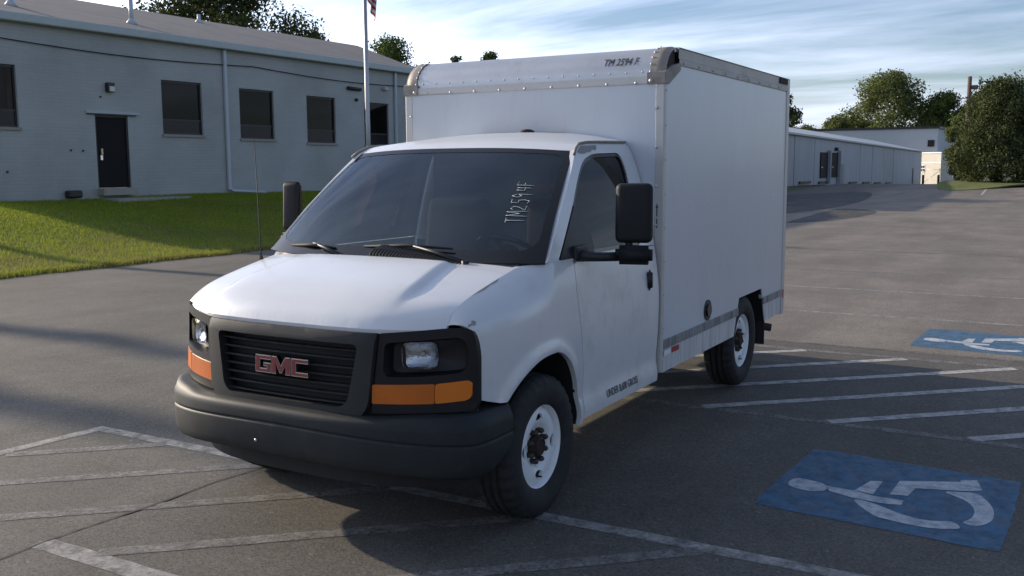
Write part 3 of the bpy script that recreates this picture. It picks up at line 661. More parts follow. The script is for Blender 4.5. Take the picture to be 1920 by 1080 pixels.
gt = thing('lane_gate', 'thin metal tube gate standing before the cream outbuilding', 'gate', (-146.5, -15.4, gz(-146)), None, R(-10))
tube('gate_post', [(0, 0, 0), (0, 0, 2.1)], .05, 'steel', gt, 6); tube('gate_post', [(0, 2.1, 0), (0, 2.1, 2.2)], .06, 'steel', gt, 6); tube('gate_post', [(0, 3.9, 0), (0, 3.9, 2.1)], .05, 'steel', gt, 6)
tube('rail', [(0, 0, 2.0), (0, 3.9, 2.0)], .035, 'steel', gt, 6); tube('brace', [(0, .1, .3), (0, 2.0, 1.8)], .03, 'steel', gt, 6)
for yy, lb in ((-14.3, 'dark short bollard before the cream outbuilding, nearer the shed'), (-12.4, 'dark short bollard before the cream outbuilding, nearer the hedge tree')):
    bo = tube('bollard', [(0, 0, -.1), (0, 0, 1.15), (0, 0, 1.22)], [.13, .13, .06], 'wood_pole', None, 8); bo.location = (-136.5, yy, gz(-136)); tag(bo, lb, 'bollard', 'bollards by the gate')

up = thing('utility_pole', 'wooden utility pole rising behind the bushy cedar', 'utility pole', (-100.5, -6.0, gz(-100)))
tube('pole', [(0, 0, 0), (0, 0, 10.35)], [.26, .19], 'wood_pole', up, 10)
bm = box_bm(-.15, .15, .2, .75, 9.1, 9.5, .03, 1); tube_bm(bm, [(0, .1, 8.7), (0, .6, 9.2)], .05, 6); bm_obj('lamp_bracket', bm, 'wood_pole', up)
tube('wire', [(0, .2, 8.6), (1.5, 8, 8.1), (3, 20, 7.6)], .025, 'cable', up, 4)

# ------------------------------------------------------------------ trees
def leaf_cloud(name, clumps, n, size, m, parent, droop=0.0):
    vol = np.array([c[1][0]*c[1][1]*c[1][2] for c in clumps])**.75; pr = vol/vol.sum()
    idx = npr.choice(len(clumps), n, p=pr); ce = np.array([c[0] for c in clumps], float)[idx]; ra = np.array([c[1] for c in clumps], float)[idx]
    d = npr.normal(size=(n, 3)); d /= np.linalg.norm(d, axis=1)[:, None]; rr = npr.random(n)**.42
    p = ce+d*ra*rr[:, None]*(1+.18*npr.normal(size=(n, 1)).clip(-1, 1.4))
    nrm = d*.7+npr.normal(size=(n, 3))*.6; nrm /= np.linalg.norm(nrm, axis=1)[:, None]
    a = np.cross(nrm, npr.normal(size=(n, 3))); a /= np.linalg.norm(a, axis=1)[:, None]; b = np.cross(nrm, a)
    s = size*(.55+.9*npr.random(n))[:, None]; b[:, 2] -= droop
    V = np.stack([p-a*s*.5, p+b*s*.32, p+a*s*.5, p-b*s*.32], 1).reshape(-1, 3)
    F = np.arange(n*4).reshape(n, 4)
    me = bpy.data.meshes.new(name); me.from_pydata(V.tolist(), [], F.tolist()); me.materials.append(MAT[m])
    o = bpy.data.objects.new(name, me); C.objects.link(o); o.parent = parent
    return o
def tree(name, label, loc, h, rad, n, leaf, m, group=None, base=.3, seed=1, airy=.5, clumps=26, cat='tree'):
    rg = random.Random(seed); t = thing(name, label, cat, loc, group)
    bm = bmesh.new(); top = h*.72
    tr = [(0, 0, -.3), (rg.uniform(-.1, .1), rg.uniform(-.1, .1), h*.2), (rg.uniform(-.3, .3), rg.uniform(-.3, .3), h*.45), (rg.uniform(-.5, .5), rg.uniform(-.5, .5), top)]
    r0 = h*.022+.06; tube_bm(bm, tr, [r0, r0*.8, r0*.55, r0*.2], 8)
    cl = []
    for i in range(clumps):
        f = (i+.5)/clumps; zz_ = base+(1-base)*f**.85; a = i*2.4+rg.uniform(-.5, .5)
        env = math.sin(math.pi*min(1, .16+.84*(zz_-base)/(1-base)))**.65
        rr = rad*env*rg.uniform(.35, .95); c = Vector((math.cos(a)*rr, math.sin(a)*rr, zz_*h*.96))
        s = rad*rg.uniform(.22, .40)*(1.15-airy*.3); cl.append((c, (s, s, s*.72)))
        z0 = max(h*.15, c.z-rr*.9-h*.06); k = min(1, z0/top)
        st = Vector((0, 0, z0)); mid = st.lerp(c, .5)+Vector((0, 0, .04*h)); tube_bm(bm, [st, mid, c], [r0*.35, r0*.2, r0*.06], 5)
    bmesh.ops.recalc_face_normals(bm, faces=bm.faces[:]); bm_obj('trunk', bm, 'bark', t)
    leaf_cloud('crown', cl, n, leaf, m, t)
    return t
tree('tree', 'big dark leafy tree rising over the brick building roof', (-46.8, -50.6, .5), 15.6, 6.6, 38000, .24, 'leaf_dark', 'trees behind the brick building', .34, 3)
tree('tree', 'rounded treetop just showing over the roof left of the flagpole', (-51.0, -45.2, .5), 10.9, 3.0, 11000, .2, 'leaf_green', 'trees behind the brick building', .4, 5)
tree('tree', 'spreading treetop showing over the roof just right of the flagpole', (-62, -46.6, .5), 12.0, 3.9, 15000, .19, 'leaf_green', 'trees behind the brick building', .4, 8)
tree('tree', 'dark pointed treetop peeking over the cargo box', (-83.5, -50, .5), 13.3, 2.1, 6000, .22, 'leaf_dark', 'trees behind the brick building', .5, 9)
tree('tree', 'thin sparse treetop peeking over the front corner of the cargo box', (-82, -53, .5), 13.0, 1.5, 700, .35, 'leaf_dark', 'trees behind the brick building', .55, 12)
tree('tree', 'tall broad airy olive-green tree behind the warehouse', (-188, -26.5, -2), 20.6, 9.5, 30000, .40, 'leaf_olive', 'trees behind the warehouse', .25, 21, .9, 34)
tree('tree', 'bright green rounded tree right of the tall airy tree', (-186, -17.5, -2), 16.2, 5.6, 18000, .36, 'leaf_green', 'trees behind the warehouse', .2, 22, .3)
tree('tree', 'dark treetop beside the utility pole', (-190, -12, -2), 16.8, 4.6, 14000, .36, 'leaf_dark', 'trees behind the warehouse', .2, 23)
tree('tree', 'low pale brownish tree left of the tall airy tree', (-184, -35.5, -2), 12.4, 4.8, 14000, .36, 'leaf_olive', 'trees behind the warehouse', .2, 24)
tree('tree', 'low dark tree left of the pale brownish one', (-178, -39.5, -2), 10.6, 4.2, 12000, .36, 'leaf_green', 'trees behind the warehouse', .2, 25)
tree('tree', 'low leafy tree just above the warehouse roof', (-184, -30, -2), 11.2, 4.6, 10000, .36, 'leaf_dark', 'trees behind the warehouse', .2, 26)
tree('tree', 'dark tree half hidden behind the rear edge of the cargo box', (-116, -28.6, 0), 11.4, 3.3, 11000, .3, 'leaf_dark', 'trees behind the storage shed', .3, 27)
tree('tree', 'yellow-green bush between the warehouse and the cedar', (-118, -7.8, -.5), 8.0, 2.6, 9000, .28, 'leaf_olive', None, .05, 28)
# bushy cedar on the verge
ct = thing('cedar_bush', 'large dense dark green bushy cedar on the grass verge', 'bush', (-71, -1.3, gz(-70)+.2))
cl = []; rg = random.Random(4)
for i in range(90):
    f = (i+.5)/90; z = .3+6.3*f; rmax = 3.9*(1-f)**.50*(1.0-.35*max(0, .18-f)/.18)*(.9+.1*math.sin(f*11))
    a = i*2.399; rr = rmax*rg.uniform(.5, 1.0); s = rg.uniform(.5, .95); cl.append(((math.cos(a)*rr, math.sin(a)*rr*1.05, z), (s, s, s*1.15)))
for i in range(16): cl.append(((rg.uniform(-1.2, 1.2), rg.uniform(-1.6, 1.6), rg.uniform(6.0, 7.0)), (.14, .14, .5)))
leaf_cloud('crown', cl, 70000, .145, 'leaf_cedar', ct)
tube('trunk', [(0, 0, -.4), (0, 0, 3), (.2, .1, 6.2)], [.3, .2, .05], 'bark', ct)
# off to the sides, unseen: what shades the lot, plus trees added for reflections
for i, (x, y, h, r_, lb) in enumerate(((-1.0, -44, 14.5, .75, 'slender columnar tree beyond the lawn, casting a soft shadow band on the lot'), (-3.1, -47, 14.2, .7, 'slim columnar tree beyond the lawn, left of its slender twin'))):
    tree('tree', lb, (x, y, .8), h, r_, 2600, .24, 'leaf_dark', None, .3, 40+i, .3, 22)
up2 = thing('utility_pole', 'wooden utility pole behind the lawn whose shadow crosses the asphalt', 'utility pole', (-8.0, -36, .8))
tube('pole', [(0, 0, -.2), (0, 0, 11)], [.19, .14], 'wood_pole', up2, 10); box('crossarm', -1.1, 1.1, -.06, .06, 10.2, 10.34, 'wood_pole', up2)
t0 = tree('tree', 'unseen leafy tree added across the lot for reflections, level with the truck cab', (0, 36, 0), 10.5, 5.2, 9000, .42, 'leaf_green', 'unseen trees added for reflections', .12, 51)
for i, (x, y, s_, lb) in enumerate(((-14, 37, 1.05, 'unseen leafy tree added across the lot for reflections, behind the truck'), (15, 33, .95, 'unseen leafy tree added across the lot for reflections, ahead of the truck'), (-30, 38, 1.1, 'unseen leafy tree added across the lot for reflections, farthest to the rear'))):
    c = copy_tree(t0); c.location = (x, y, 0); c.rotation_euler = (0, 0, i*1.3); c.scale = (s_, s_, s_); c['label'] = lb

# ================================================================== BOX TRUCK
TK = thing('box_truck', 'white box truck with dark grille and bumper parked across the painted bays', 'truck', (0, 0, 0))
PROF = pch([(.38, .975), (.43, .997), (.47, 1.0), (.535, .991), (.57, .985), (.65, .991), (.8, 1.0), (.95, 1.004), (1.05, 1.0), (1.15, .99), (1.25, .977), (1.33, .963), (1.5, .925), (1.7, .872), (1.85, .825), (1.93, .790), (1.965, .768), (2.0, .74)])
FP = pch([(0, .845), (.2, .843), (.4, .830), (.5, .815), (.54, .805), (.65, .770), (.75, .727), (.84, .675), (.90, .632), (.945, .585), (.97, .54)])
HU = pch([(0, 1.076), (.012, 1.100), (.03, 1.126), (.06, 1.155), (.12, 1.189), (.2, 1.215), (.35, 1.251), (.5, 1.283), (.65, 1.312), (.8, 1.333), (1.0, 1.352)])
SEAM_Y = .84
ARCH = spline([(.43, .60), (.392, .685), (.30, .768), (.2, .822), (.08, .858), (-.05, .868), (-.14, .858), (-.24, .803), (-.31, .722), (-.355, .63), (-.38, .52), (-.386, .45), (-.378, .405)], 5)
ARCH_A = np.array(ARCH)
def seam_pt(x):
    z = HU(FP(SEAM_Y)-x) if x > 0 else HU(FP(SEAM_Y))+0.0
    k = sst((-x+.02)/.17)
    y = SEAM_Y+(.960-SEAM_Y)*k; z = min(z, 1.332) if x > 0 else min(z, 1.332)+(1.333-min(z, 1.332))*k
    return y, z
def side_y(x, z):
    y = PROF(z)
    if x > .12: y -= .056*min(1.25, (x-.12)/.44)**2
    d = math.sqrt(((ARCH_A[:, 0]-x)**2+(ARCH_A[:, 1]-z)**2).min()) if -.6 < x < .6 and z < 1.1 else 9
    if d < .12: y += .024*math.exp(-((d-.018)/.030)**2)
    return y
def side(sg):
    def f(x, v):
        if v <= 1.05 or x < -.42: return (x, sg*side_y(x, v), v)
        t = (v-1.05)/.30; y0 = side_y(x, 1.05); ys, zs = seam_pt(x)
        L_ = math.hypot(ys-y0, zs-1.05); p0 = np.array((y0, 1.05)); p3 = np.array((ys, zs)); sl = np.array((-.9, .38)) if x > -.02 else np.array((-.22, .97)); sl = sl/np.linalg.norm(sl)
        k = sst((x+.16)/.16); s2 = np.array((-.22, .97))*(1-k)+np.array((-.90, .42))*k; s2 /= np.linalg.norm(s2)
        p1 = p0+np.array((-.06, 1))*L_*.40; p2 = p3-s2*L_*.40
        q = (1-t)**3*p0+3*t*(1-t)**2*p1+3*t*t*(1-t)*p2+t**3*p3
        return (x, sg*q[0], q[1])
    return f
FRONT_EDGE = [(.660, 1.352), (.645, 1.25), (.628, 1.18), (.600, 1.10), (.576, 1.05), (.566, .92), (.562, .745)]
SEAM_DOOR = [(-.385, 1.35), (-.385, 1.317), (-.372, 1.16), (-.391, .995), (-.419, .872), (-.452, .70), (-.456, .52), (-.45, .425)]
fend = FRONT_EDGE+[(.50, .725), (.43, .705)]+[p for p in ARCH if p[1] < .70 and p[0] > 0][::-1][:0]+[p for p in ARCH if not (p[0] > 0 and p[1] < .69)]+SEAM_DOOR[::-1]
WIN_OUT = rpoly([(-.215, 1.338), (-.40, 1.51), (-.53, 1.63), (-.64, 1.745), (-.79, 1.866), (-.96, 1.906), (-1.37, 1.915), (-1.388, 1.80), (-1.355, 1.60), (-1.35, 1.338)], [.01, .1, .1, .1, .12, .12, .07, .1, .1, .04], 4)
CABSIDE = [(-.078, 1.336), (-.125, 1.372), (-.345, 1.582), (-.55, 1.757), (-.70, 1.885), (-.745, 1.922), (-.83, 1.952), (-.95, 1.962), (-1.10, 1.966), (-1.55, 1.972), (-1.572, 1.955), (-1.572, 1.323), (-.385, 1.323), (-.2, 1.331)]
DOORP = [(-.392, 1.318)]+[(x-.007, z) for x, z in SEAM_DOOR[2:]]+[(-1.566, .425), (-1.566, 1.318)]
def inset(poly, d):
    c = np.array(poly); n = len(c); o = []
    ar = .5*sum(c[i][0]*c[(i+1) % n][1]-c[(i+1) % n][0]*c[i][1] for i in range(n)); sg = 1 if ar > 0 else -1
    for i in range(n):
        e1 = c[i]-c[i-1]; e2 = c[(i+1) % n]-c[i]; n1 = np.array((-e1[1], e1[0])); n2 = np.array((-e2[1], e2[0]))
        n1 = n1/(np.linalg.norm(n1)+1e-9); n2 = n2/(np.linalg.norm(n2)+1e-9); m_ = n1+n2; m_ /= max(.35, np.linalg.norm(m_)); o.append(tuple(c[i]+sg*m_*d*1.0/max(.5, abs(m_@n1))))
    return o
for sg in (1, -1):
    o3 = (0, sg, .2); f = side(sg)
    fe = bm_obj('fender', drape(fend, f, step=.032, out=o3, rim=.028, rdir=(0, sg, 0)), 'paint', TK)
    bm_obj('cab_side', drape(CABSIDE, lambda x, z: (x, sg*PROF(z), z), [WIN_OUT], .05, o3, .03, (0, sg, 0)), 'paint', TK)
    dor = bm_obj('door', drape(DOORP, f, step=.045, out=o3, rim=.03, rdir=(0, sg, 0)), 'paint_low', TK)
    # window rubber + glass + black mirror sail
    gl_in = inset(WIN_OUT, .022)
    bm_obj('window_seal', drape(WIN_OUT, lambda x, z: (x, sg*(PROF(z)-.006), z), [gl_in], .05, o3, .02, (0, sg, 0)), 'gloss_black', dor)
    bm_obj('door_window', drape(gl_in, lambda x, z: (x, sg*(PROF(z)-.014), z), step=.09, out=o3, rim=0), 'side_glass', dor)
    bm_obj('mirror_sail', drape(rpoly([(-.225, 1.335), (-.40, 1.502), (-.53, 1.62), (-.60, 1.56), (-.66, 1.46), (-.66, 1.335)], .015), lambda x, z: (x, sg*(PROF(z)+.004), z), step=.06, out=o3, rim=.012), 'black_plastic', dor)
    bm = box_bm(-1.425, -1.375, min(sg*.985, sg*1.022), max(sg*.985, sg*1.022), 1.045, 1.175); bmesh.ops.bevel(bm, geom=bm.edges[:], offset=.016, segments=3, affect='EDGES'); bm_obj('door_handle', bm, 'black_plastic', dor, True)
    if sg > 0:
        V, F = text_flat('UNDER 8,600 GROSS')
        VV = []; FF = []
        for k, da in enumerate((-.003, 0, .003)):
            n0 = len(VV); VV += [(-.765-(a+da)*.462, PROF(.472+b*.052)+.0025+.0005*k, .472+b*.052) for a, b in V]; FF += [[n0+i for i in f_] for f_ in F]
        mesh_obj('lettering', VV, FF, 'letter_fade', dor)
        # worn paint along the hood joint and by the lamp
        chip = [(.20, 1.349), (.24, 1.338), (.30, 1.341), (.36, 1.336), (.42, 1.343), (.47, 1.349)]
        bm_obj('paint_chip', drape(chip, lambda x, v: tuple(np.array(f(x, v))+np.array((0, .0012, .0012))), step=.015, out=o3, rim=0), 'primer', fe)
        chip = spline([(.560, 1.16), (.572, 1.135), (.59, 1.147), (.605, 1.14), (.612, 1.155), (.60, 1.168), (.588, 1.163), (.578, 1.185)], 3, True)
        bm_obj('paint_chip', drape(chip, lambda x, v: tuple(np.array(f(x, v))+np.array((.001, .0015, .001))), step=.012, out=o3, rim=0), 'primer', fe)
        chip = [(-.765, 1.912), (-.80, 1.932), (-.86, 1.951), (-1.07, 1.958), (-1.06, 1.94), (-1.03, 1.928), (-.99, 1.934), (-.95, 1.917), (-.90, 1.915), (-.85, 1.905), (-.81, 1.905)]
        bm_obj('paint_chip', drape(chip, lambda x, z: (x, PROF(z)+.0016, z), step=.03, out=o3, rim=0), 'primer', TK)
    # rain gutter over the door
    tube('drip_rail', [(x, sg*(PROF(z)+.004), z+.008) for x, z in [(-.70, 1.890), (-.75, 1.925), (-.83, 1.956), (-.95, 1.967), (-1.1, 1.971), (-1.3, 1.974), (-1.55, 1.977)]], .0085, 'cast', TK, 6)
    # wheel-well liner
    rows = [[(x, sg*y, z+.004) for y in (.985, .80, .55)] for x, z in [(.46, .50)]+ARCH[::3]+[(-.385, .43)]]
    V, F = grid_mesh(rows); bm_ = mesh_obj('wheel_liner', V, F, 'dark', TK)
    box('liner_back', -.42, .46, sg*.55, sg*.53, .30, .88, 'dark', TK)

# roof
ZC = pch([(-1.60, 2.066), (-1.3, 2.054), (-1.05, 2.030), (-.85, 1.997), (-.75, 1.968), (-.69, 1.942)])
ZE = pch([(-1.60, 1.983), (-1.1, 1.976), (-.95, 1.970), (-.83, 1.956), (-.75, 1.922)])
WT = lambda s: (-.690-.060*abs(s)**3.2, .785*s, 1.944-.028*abs(s)**2.6)
WB_ = lambda s: (.065-.140*abs(s)**3.6, .955*s, 1.322+.012*abs(s)**2)
def roof_f(x, y):
    k = min(1, abs(y)/.785); return (x, y, ZE(x)+(ZC(x)-ZE(x))*(1-k**2.3))
ol = [WT(s)[:2] for s in np.linspace(-1, 1, 25)]+[(-.83, .772), (-.95, .764), (-1.1, .760), (-1.574, .752)]+[(-1.574, -.752), (-1.1, -.760), (-.95, -.764), (-.83, -.772)]
roof = bm_obj('cab_roof', drape(ol, roof_f, step=.07, out=(0, 0, 1), rim=.03), 'paint', TK)
st_ = spline([(-1.571, -.36), (-1.50, -.30), (-1.47, -.12), (-1.50, .02), (-1.46, .16), (-1.49, .30), (-1.571, .34)], 4)
bm_obj('rust_stain', drape(st_, lambda x, y: tuple(np.array(roof_f(x, y))+np.array((0, 0, .0018))), step=.05, out=(0, 0, 1), rim=0), 'rust_stain', roof)
bm = bmesh.new(); bmesh.ops.create_uvsphere(bm, u_segments=12, v_segments=6, radius=1)
for v in bm.verts: v.co = Vector((-1.50+v.co.x*.06, .06+v.co.y*.05, ZC(-1.50)+v.co.z*.022))
bm_obj('clearance_lamp', bm, 'rust', roof, True)
# headliner so the roof is not see-through
bm_obj('headliner', drape([(-.76, .70), (-1.55, .70), (-1.55, -.70), (-.76, -.70)], lambda x, y: (x, y, roof_f(x, y)[2]-.035), step=.12, out=(0, 0, -1), rim=0), 'interior', TK)

# windshield
def WS(s, t):
    a = np.array(WB_(s)); b = np.array(WT(s)); p = a+(b-a)*t; bul = .02*math.sin(math.pi*t)
    return tuple(p+np.array((bul*.66, 0, bul*.75)))
wsn = Vector((.67, 0, .74))
def WSo(s, t, d): return tuple(np.array(WS(s, t))+np.array(wsn)*d)
W_OUT = rpoly([(-1, 0), (1, 0), (1, 1), (-1, 1)], .0); W_IN = rpoly([(-.968, .095), (.945, .095), (.952, .955), (-.972, .955)], .11, 7)
ws = bm_obj('windshield', drape(W_IN, WS, step=.07, out=wsn, rim=0), 'windshield_glass', TK)
bm_obj('windshield_border', drape(W_OUT, lambda s, t: WSo(s, t, .002), [W_IN], .05, wsn, .015), 'gloss_black', ws)
# hand-written number on the glass: strokes along the glass, bottom to top
GL = {'T': [[(0, 1), (.9, 1)], [(.45, 1), (.45, 0)]], 'M': [[(0, 0), (.1, 1), (.5, .35), (.85, 1), (1, 0)]], '2': [[(0, .8), (.3, 1), (.7, .85), (.6, .5), (0, .05), (.9, 0)]],
      '5': [[(.8, 1), (.15, 1), (.1, .6), (.6, .6), (.75, .3), (.5, 0), (0, .1)]], '9': [[(.75, .75), (.4, 1), (.1, .75), (.35, .5), (.75, .7), (.7, 0)]], '4': [[(.2, 1), (.1, .45), (.9, .45)], [(.7, 1), (.7, 0)]], 'F': [[(.15, 0), (.2, 1), (.9, .95)], [(.2, .55), (.7, .55)]]}
bm = bmesh.new(); tt = 0
wr_seq = 'TM2594F'; scl = 1/7.2
for i, ch in enumerate(wr_seq):
    for stx in GL[ch]:
        pl = []
        for (u, v) in dens(stx, .25, False)+[stx[-1]]:
            run = (i+.78*u+.1*math.sin(i*3))*scl                      # along the writing, upwards on the glass
            off = (v-.5)
            t_ = .31+run*.385; s_ = .775-.02*run-off*(.115+.02*math.sin(i*2.1))
            pl.append(WSo(s_, t_, .004))
        tube_bm(bm, pl, .0021, 4)
bm_obj('handwritten_number', bm, 'chalk', ws)

# hood
def hood_f(x, y):
    u = FP(abs(y))-x; z = HU(max(0, u)); yb = .50+.07*sst((x-.1)/.5)
    b = sst((yb+.03-abs(y))/.060)*sst((u-.05)/.25)*sst((x-.085)/.06)
    z += .024*b+.006*(1-(abs(y)/SEAM_Y)**2)*sst(u/.2)
    z -= .010*sst((abs(y)-.79)/.05)*0
    return (x, y, z)
hol = [(FP(abs(y))-.004, y) for y in np.linspace(-.835, .835, 91)]+[(.02+.055*(1-(y/.835)**2), y) for y in np.linspace(.835, -.835, 21)]
bm_obj('hood', drape(hol, hood_f, step=.022, out=(.3, 0, 1), rim=.02, rdir=(.25, 0, 1)), 'paint', TK)
# dark tray under the hood joint so the gap reads black
box('engine_bay', -.05, .60, -.80, .80, .55, 1.04, 'dark', TK)
# cowl
rows = []
for y in np.linspace(-.85, .85, 41):
    s = y/.955; b = np.array(WB_(s)); rear = b+np.array((-.02, 0, .012)); fx = max(.02+.055*(1-(y/.835)**2) if abs(y) < .835 else .02, b[0]+.03)
    yk = y*(.945 if abs(y) > .80 else 1)
    rows.append([(fx+.03, yk, 1.262), (fx-.004, yk, 1.300), tuple(rear)])
V, F = grid_mesh(rows); cow = mesh_obj('cowl', V, F, 'tan_cowl', TK, True)
rows = []
for y in np.linspace(-.10, .56, 34):
    f_ = (y+.10)/.66; hgt = .062*min(1, sst(f_/.10))*min(1, ((1-f_)/.85)**.8 if f_ > .15 else 1); b = np.array(WB_(y/.955))
    rows.append([(b[0]+.055, y, 1.308), (b[0]+.045, y, 1.315+hgt*.7), (b[0]+.02, y, 1.318+hgt), (b[0]-.02, y, 1.325+hgt), (b[0]-.06, y, 1.335+hgt)])
V, F = grid_mesh(rows); vent = mesh_obj('cowl_vent', V, F, 'dark', cow, True)
bm = bmesh.new()
for k in range(30):
    y = -.085+.62*k/29; f_ = (y+.10)/.66; hgt = .062*min(1, sst(f_/.10))*min(1, ((1-f_)/.85)**.8 if f_ > .15 else 1); b = np.array(WB_(y/.955))
    tube_bm(bm, [(b[0]+.056, y, 1.309), (b[0]+.047, y+.003, 1.319+hgt*.7), (b[0]+.02, y+.007, 1.322+hgt), (b[0]-.06, y+.012, 1.34+hgt)], .0052, 4)
stuff(bm_obj('vent_ribs', bm, 'tan_cowl', cow))
for pv, tip, b0, b1 in (((.075, .56, 1.332), (.02, .19, 1.402), (.0, -.17, 1.388), (.01, .44, 1.396)), ((.055, -.28, 1.330), (-.005, -.55, 1.392), (-.03, -.74, 1.372), (.02, -.36, 1.372))):
    bm = tube_bm(bmesh.new(), [pv, tuple(np.array(pv)*.4+np.array(tip)*.6+np.array((.008, 0, .006))), tip], [.013, .010, .007], 6); tube_bm(bm, [(pv[0], pv[1], pv[2]-.03), (pv[0], pv[1], pv[2]+.012)], .02, 8)
    bmesh.ops.recalc_face_normals(bm, faces=bm.faces[:]); wo = bm_obj('wiper', bm, 'black_plastic', TK)
    md = tuple((np.array(b0)+np.array(b1))/2+np.array((.012, 0, .012)))
    bm = tube_bm(bmesh.new(), [b0, md, b1], [.005, .011, .005], 5); bm_obj('blade', bm, 'rubber', wo)
tube('antenna', [(.088, -.88, 1.29), (.088, -.882, 1.34), (.10, -.89, 2.0)], [.014, .004, .002], 'black_plastic', TK, 6)

# front face: x over (y, z)
def face_x(y, z): return FP(abs(y))+.06*(1.06-z)
# grille
GO = rpoly([(-.542, 1.066), (.542, 1.066), (.510, .72), (.46, .655), (-.46, .655), (-.510, .72)], [.012, .012, .06, .06, .06, .06])
GH = rpoly([(-.455, 1.012), (.455, 1.012), (.405, .745), (.365, .708), (-.365, .708), (-.405, .745)], [.035, .035, .05, .05, .05, .05])
gr = bm_obj('grille', drape(GO, lambda y, z: (face_x(y, z)+.022-.012*sst((abs(z-1.06)<.02)*1.0), y, z), [GH], .03, (1, 0, 0), .055, (1, 0, 0)), 'frame_plastic', TK)
bm_obj('grille_backing', drape(inset(GH, -.02), lambda y, z: (face_x(y, z)-.06, y, z), step=.08, out=(1, 0, 0), rim=0), 'dark', gr)
for i in range(7):
    z = .977-.0425*i; hw = .455-.05*(1.012-z)/.30+.008; rows = []
    for y in np.linspace(-hw, hw, 25):
        x = face_x(y, z); rows.append([(x-.052, y, z+.0005), (x-.006, y, z+.0042), (x-.001, y, z+.001), (x-.003, y, z-.004), (x-.052, y, z-.004)])
    V, F = grid_mesh(rows, True); mesh_obj('grille_slat', V, F, 'frame_plastic', gr)
# three-letter emblem: chrome outline with a red face
LET = [[(.30, 1), (0, 1), (0, 0), (.30, 0), (.30, .52), (.17, .52), (.17, .36), (.20, .36)], None, None]
def emblem_poly(ch):
    if ch == 'G': return [(.02, 1), (1, 1), (1, .74), (.30, .74), (.30, .26), (.74, .26), (.74, .36), (.52, .36), (.52, .58), (1, .58), (1, 0), (.02, 0), (0, .04), (0, .96)]
    if ch == 'M': return [(0, 0), (.0, 1), (.26, 1), (.5, .48), (.74, 1), (1, 1), (1, 0), (.76, 0), (.76, .56), (.56, .08), (.44, .08), (.24, .56), (.24, 0)]
    return [(.02, 1), (1, 1), (1, .74), (.30, .74), (.30, .26), (1, .26), (1, 0), (.02, 0), (0, .04), (0, .96)]
def extr(bm, poly, fn, d0, d1):
    a = [bm.verts.new(fn(p[0], p[1], d0)) for p in poly]; b = [bm.verts.new(fn(p[0], p[1], d1)) for p in poly]; n = len(poly)
    for i in range(n): bm.faces.new([a[i], a[(i+1) % n], b[(i+1) % n], b[i]])
    f = bm.faces.new(b); bmesh.ops.triangulate(bm, faces=[f])
em_c = bmesh.new(); em_r = bmesh.new(); HH = .088
for ch, y0, y1 in (('G', -.171, -.068), ('M', -.063, .058), ('C', .063, .171)):
    pl = [(y0+(y1-y0)*u, .829+HH*v) for u, v in emblem_poly(ch)]
    fx = lambda y, z, d: (face_x(y, z)+.006+d, y, z)
    extr(em_c, pl, fx, -.01, .016); extr(em_r, inset(pl, .0045), fx, .012, .0185)
for b_ in (em_c, em_r): bmesh.ops.recalc_face_normals(b_, faces=b_.faces[:])
em = bm_obj('emblem', em_c, 'chrome', gr); em['label'] = 'red and chrome letters GMC on the grille'
bm_obj('emblem_face', em_r, 'emblem_red', gr)
# headlight bezels
for sg in (1, -1):
    def bz(d): return lambda y, z: (face_x(y, z)+d, sg*y, z)
    BO = rpoly([(.552, 1.066), (.70, 1.080), (.84, 1.094), (.935, 1.094), (.952, .98), (.955, .735), (.945, .705), (.520, .690), (.520, .72)], [.005, .05, .05, .04, .05, .02, .02, .01, .02])
    BH = rpoly([(.575, 1.022), (.72, 1.036), (.905, 1.052), (.925, .985), (.92, .885), (.72, .868), (.57, .862)], [.03, .04, .05, .04, .05, .05, .04])
    be = bm_obj('headlight_bezel', drape(BO, bz(.003), [BH], .03, (1, sg*.5, 0), .03, (1, 0, 0)), 'bezel_black', TK)
    # recessed pocket
    ring = dens(BH, .03); rows = [[bz(.003)(y, z) for y, z in ring], [tuple(np.array(bz(0)(.745+(y-.745)*.93, .955+(z-.955)*.86))-np.array((.055, 0, 0))) for y, z in ring]]
    V, F = grid_mesh(rows, True); V = list(V); V.append(tuple(np.array(bz(0)(.745, .955))-np.array((.055, 0, 0)))); nr = len(ring)
    F += [[nr+i, nr+(i+1) % nr, 2*nr] for i in range(nr)]
    mesh_obj('lamp_pocket', V, F, 'bezel_black', be)
    LH = rpoly([(.650, 1.026), (.800, 1.034), (.804, .905), (.654, .900)], .034, 5); lx = face_x(.745, .965)-.012
    def lensf(d, dome): return lambda y, z: (lx+.006+d-.42*(y-.745)+dome*(1-((y-.727)/.085)**2)*(1-((z-.967)/.075)**2), sg*y, z)
    hl = bm_obj('headlight', drape(LH, lensf(0, .014), step=.02, out=(1, 0, 0), rim=.045), 'lens_glass', be)
    bm_obj('lamp_reflector', drape(inset(LH, .004), lensf(-.012, -.035), step=.018, out=(1, 0, 0), rim=0), 'reflector', be)
    bm = bmesh.new(); bmesh.ops.create_uvsphere(bm, u_segments=10, v_segments=6, radius=.012); bmesh.ops.translate(bm, verts=bm.verts[:], vec=(lx-.016, sg*.727, .967)); bm_obj('bulb', bm, 'lamp_glass', be, True)
    bm_obj('turn_signal', drape(rpoly([(.523, .826), (.80, .836), (.80, .744), (.523, .736)], .008), bz(.009), step=.03, out=(1, 0, 0), rim=.015, rdir=(1, 0, 0)), 'amber_dark', be)
    bm_obj('side_marker', drape(rpoly([(.803, .836), (.925, .850), (.938, .835), (.938, .775), (.925, .757), (.803, .744)], .012), bz(.010), step=.02, out=(1, 0, 0), rim=.015, rdir=(1, 0, 0)), 'amber', be)
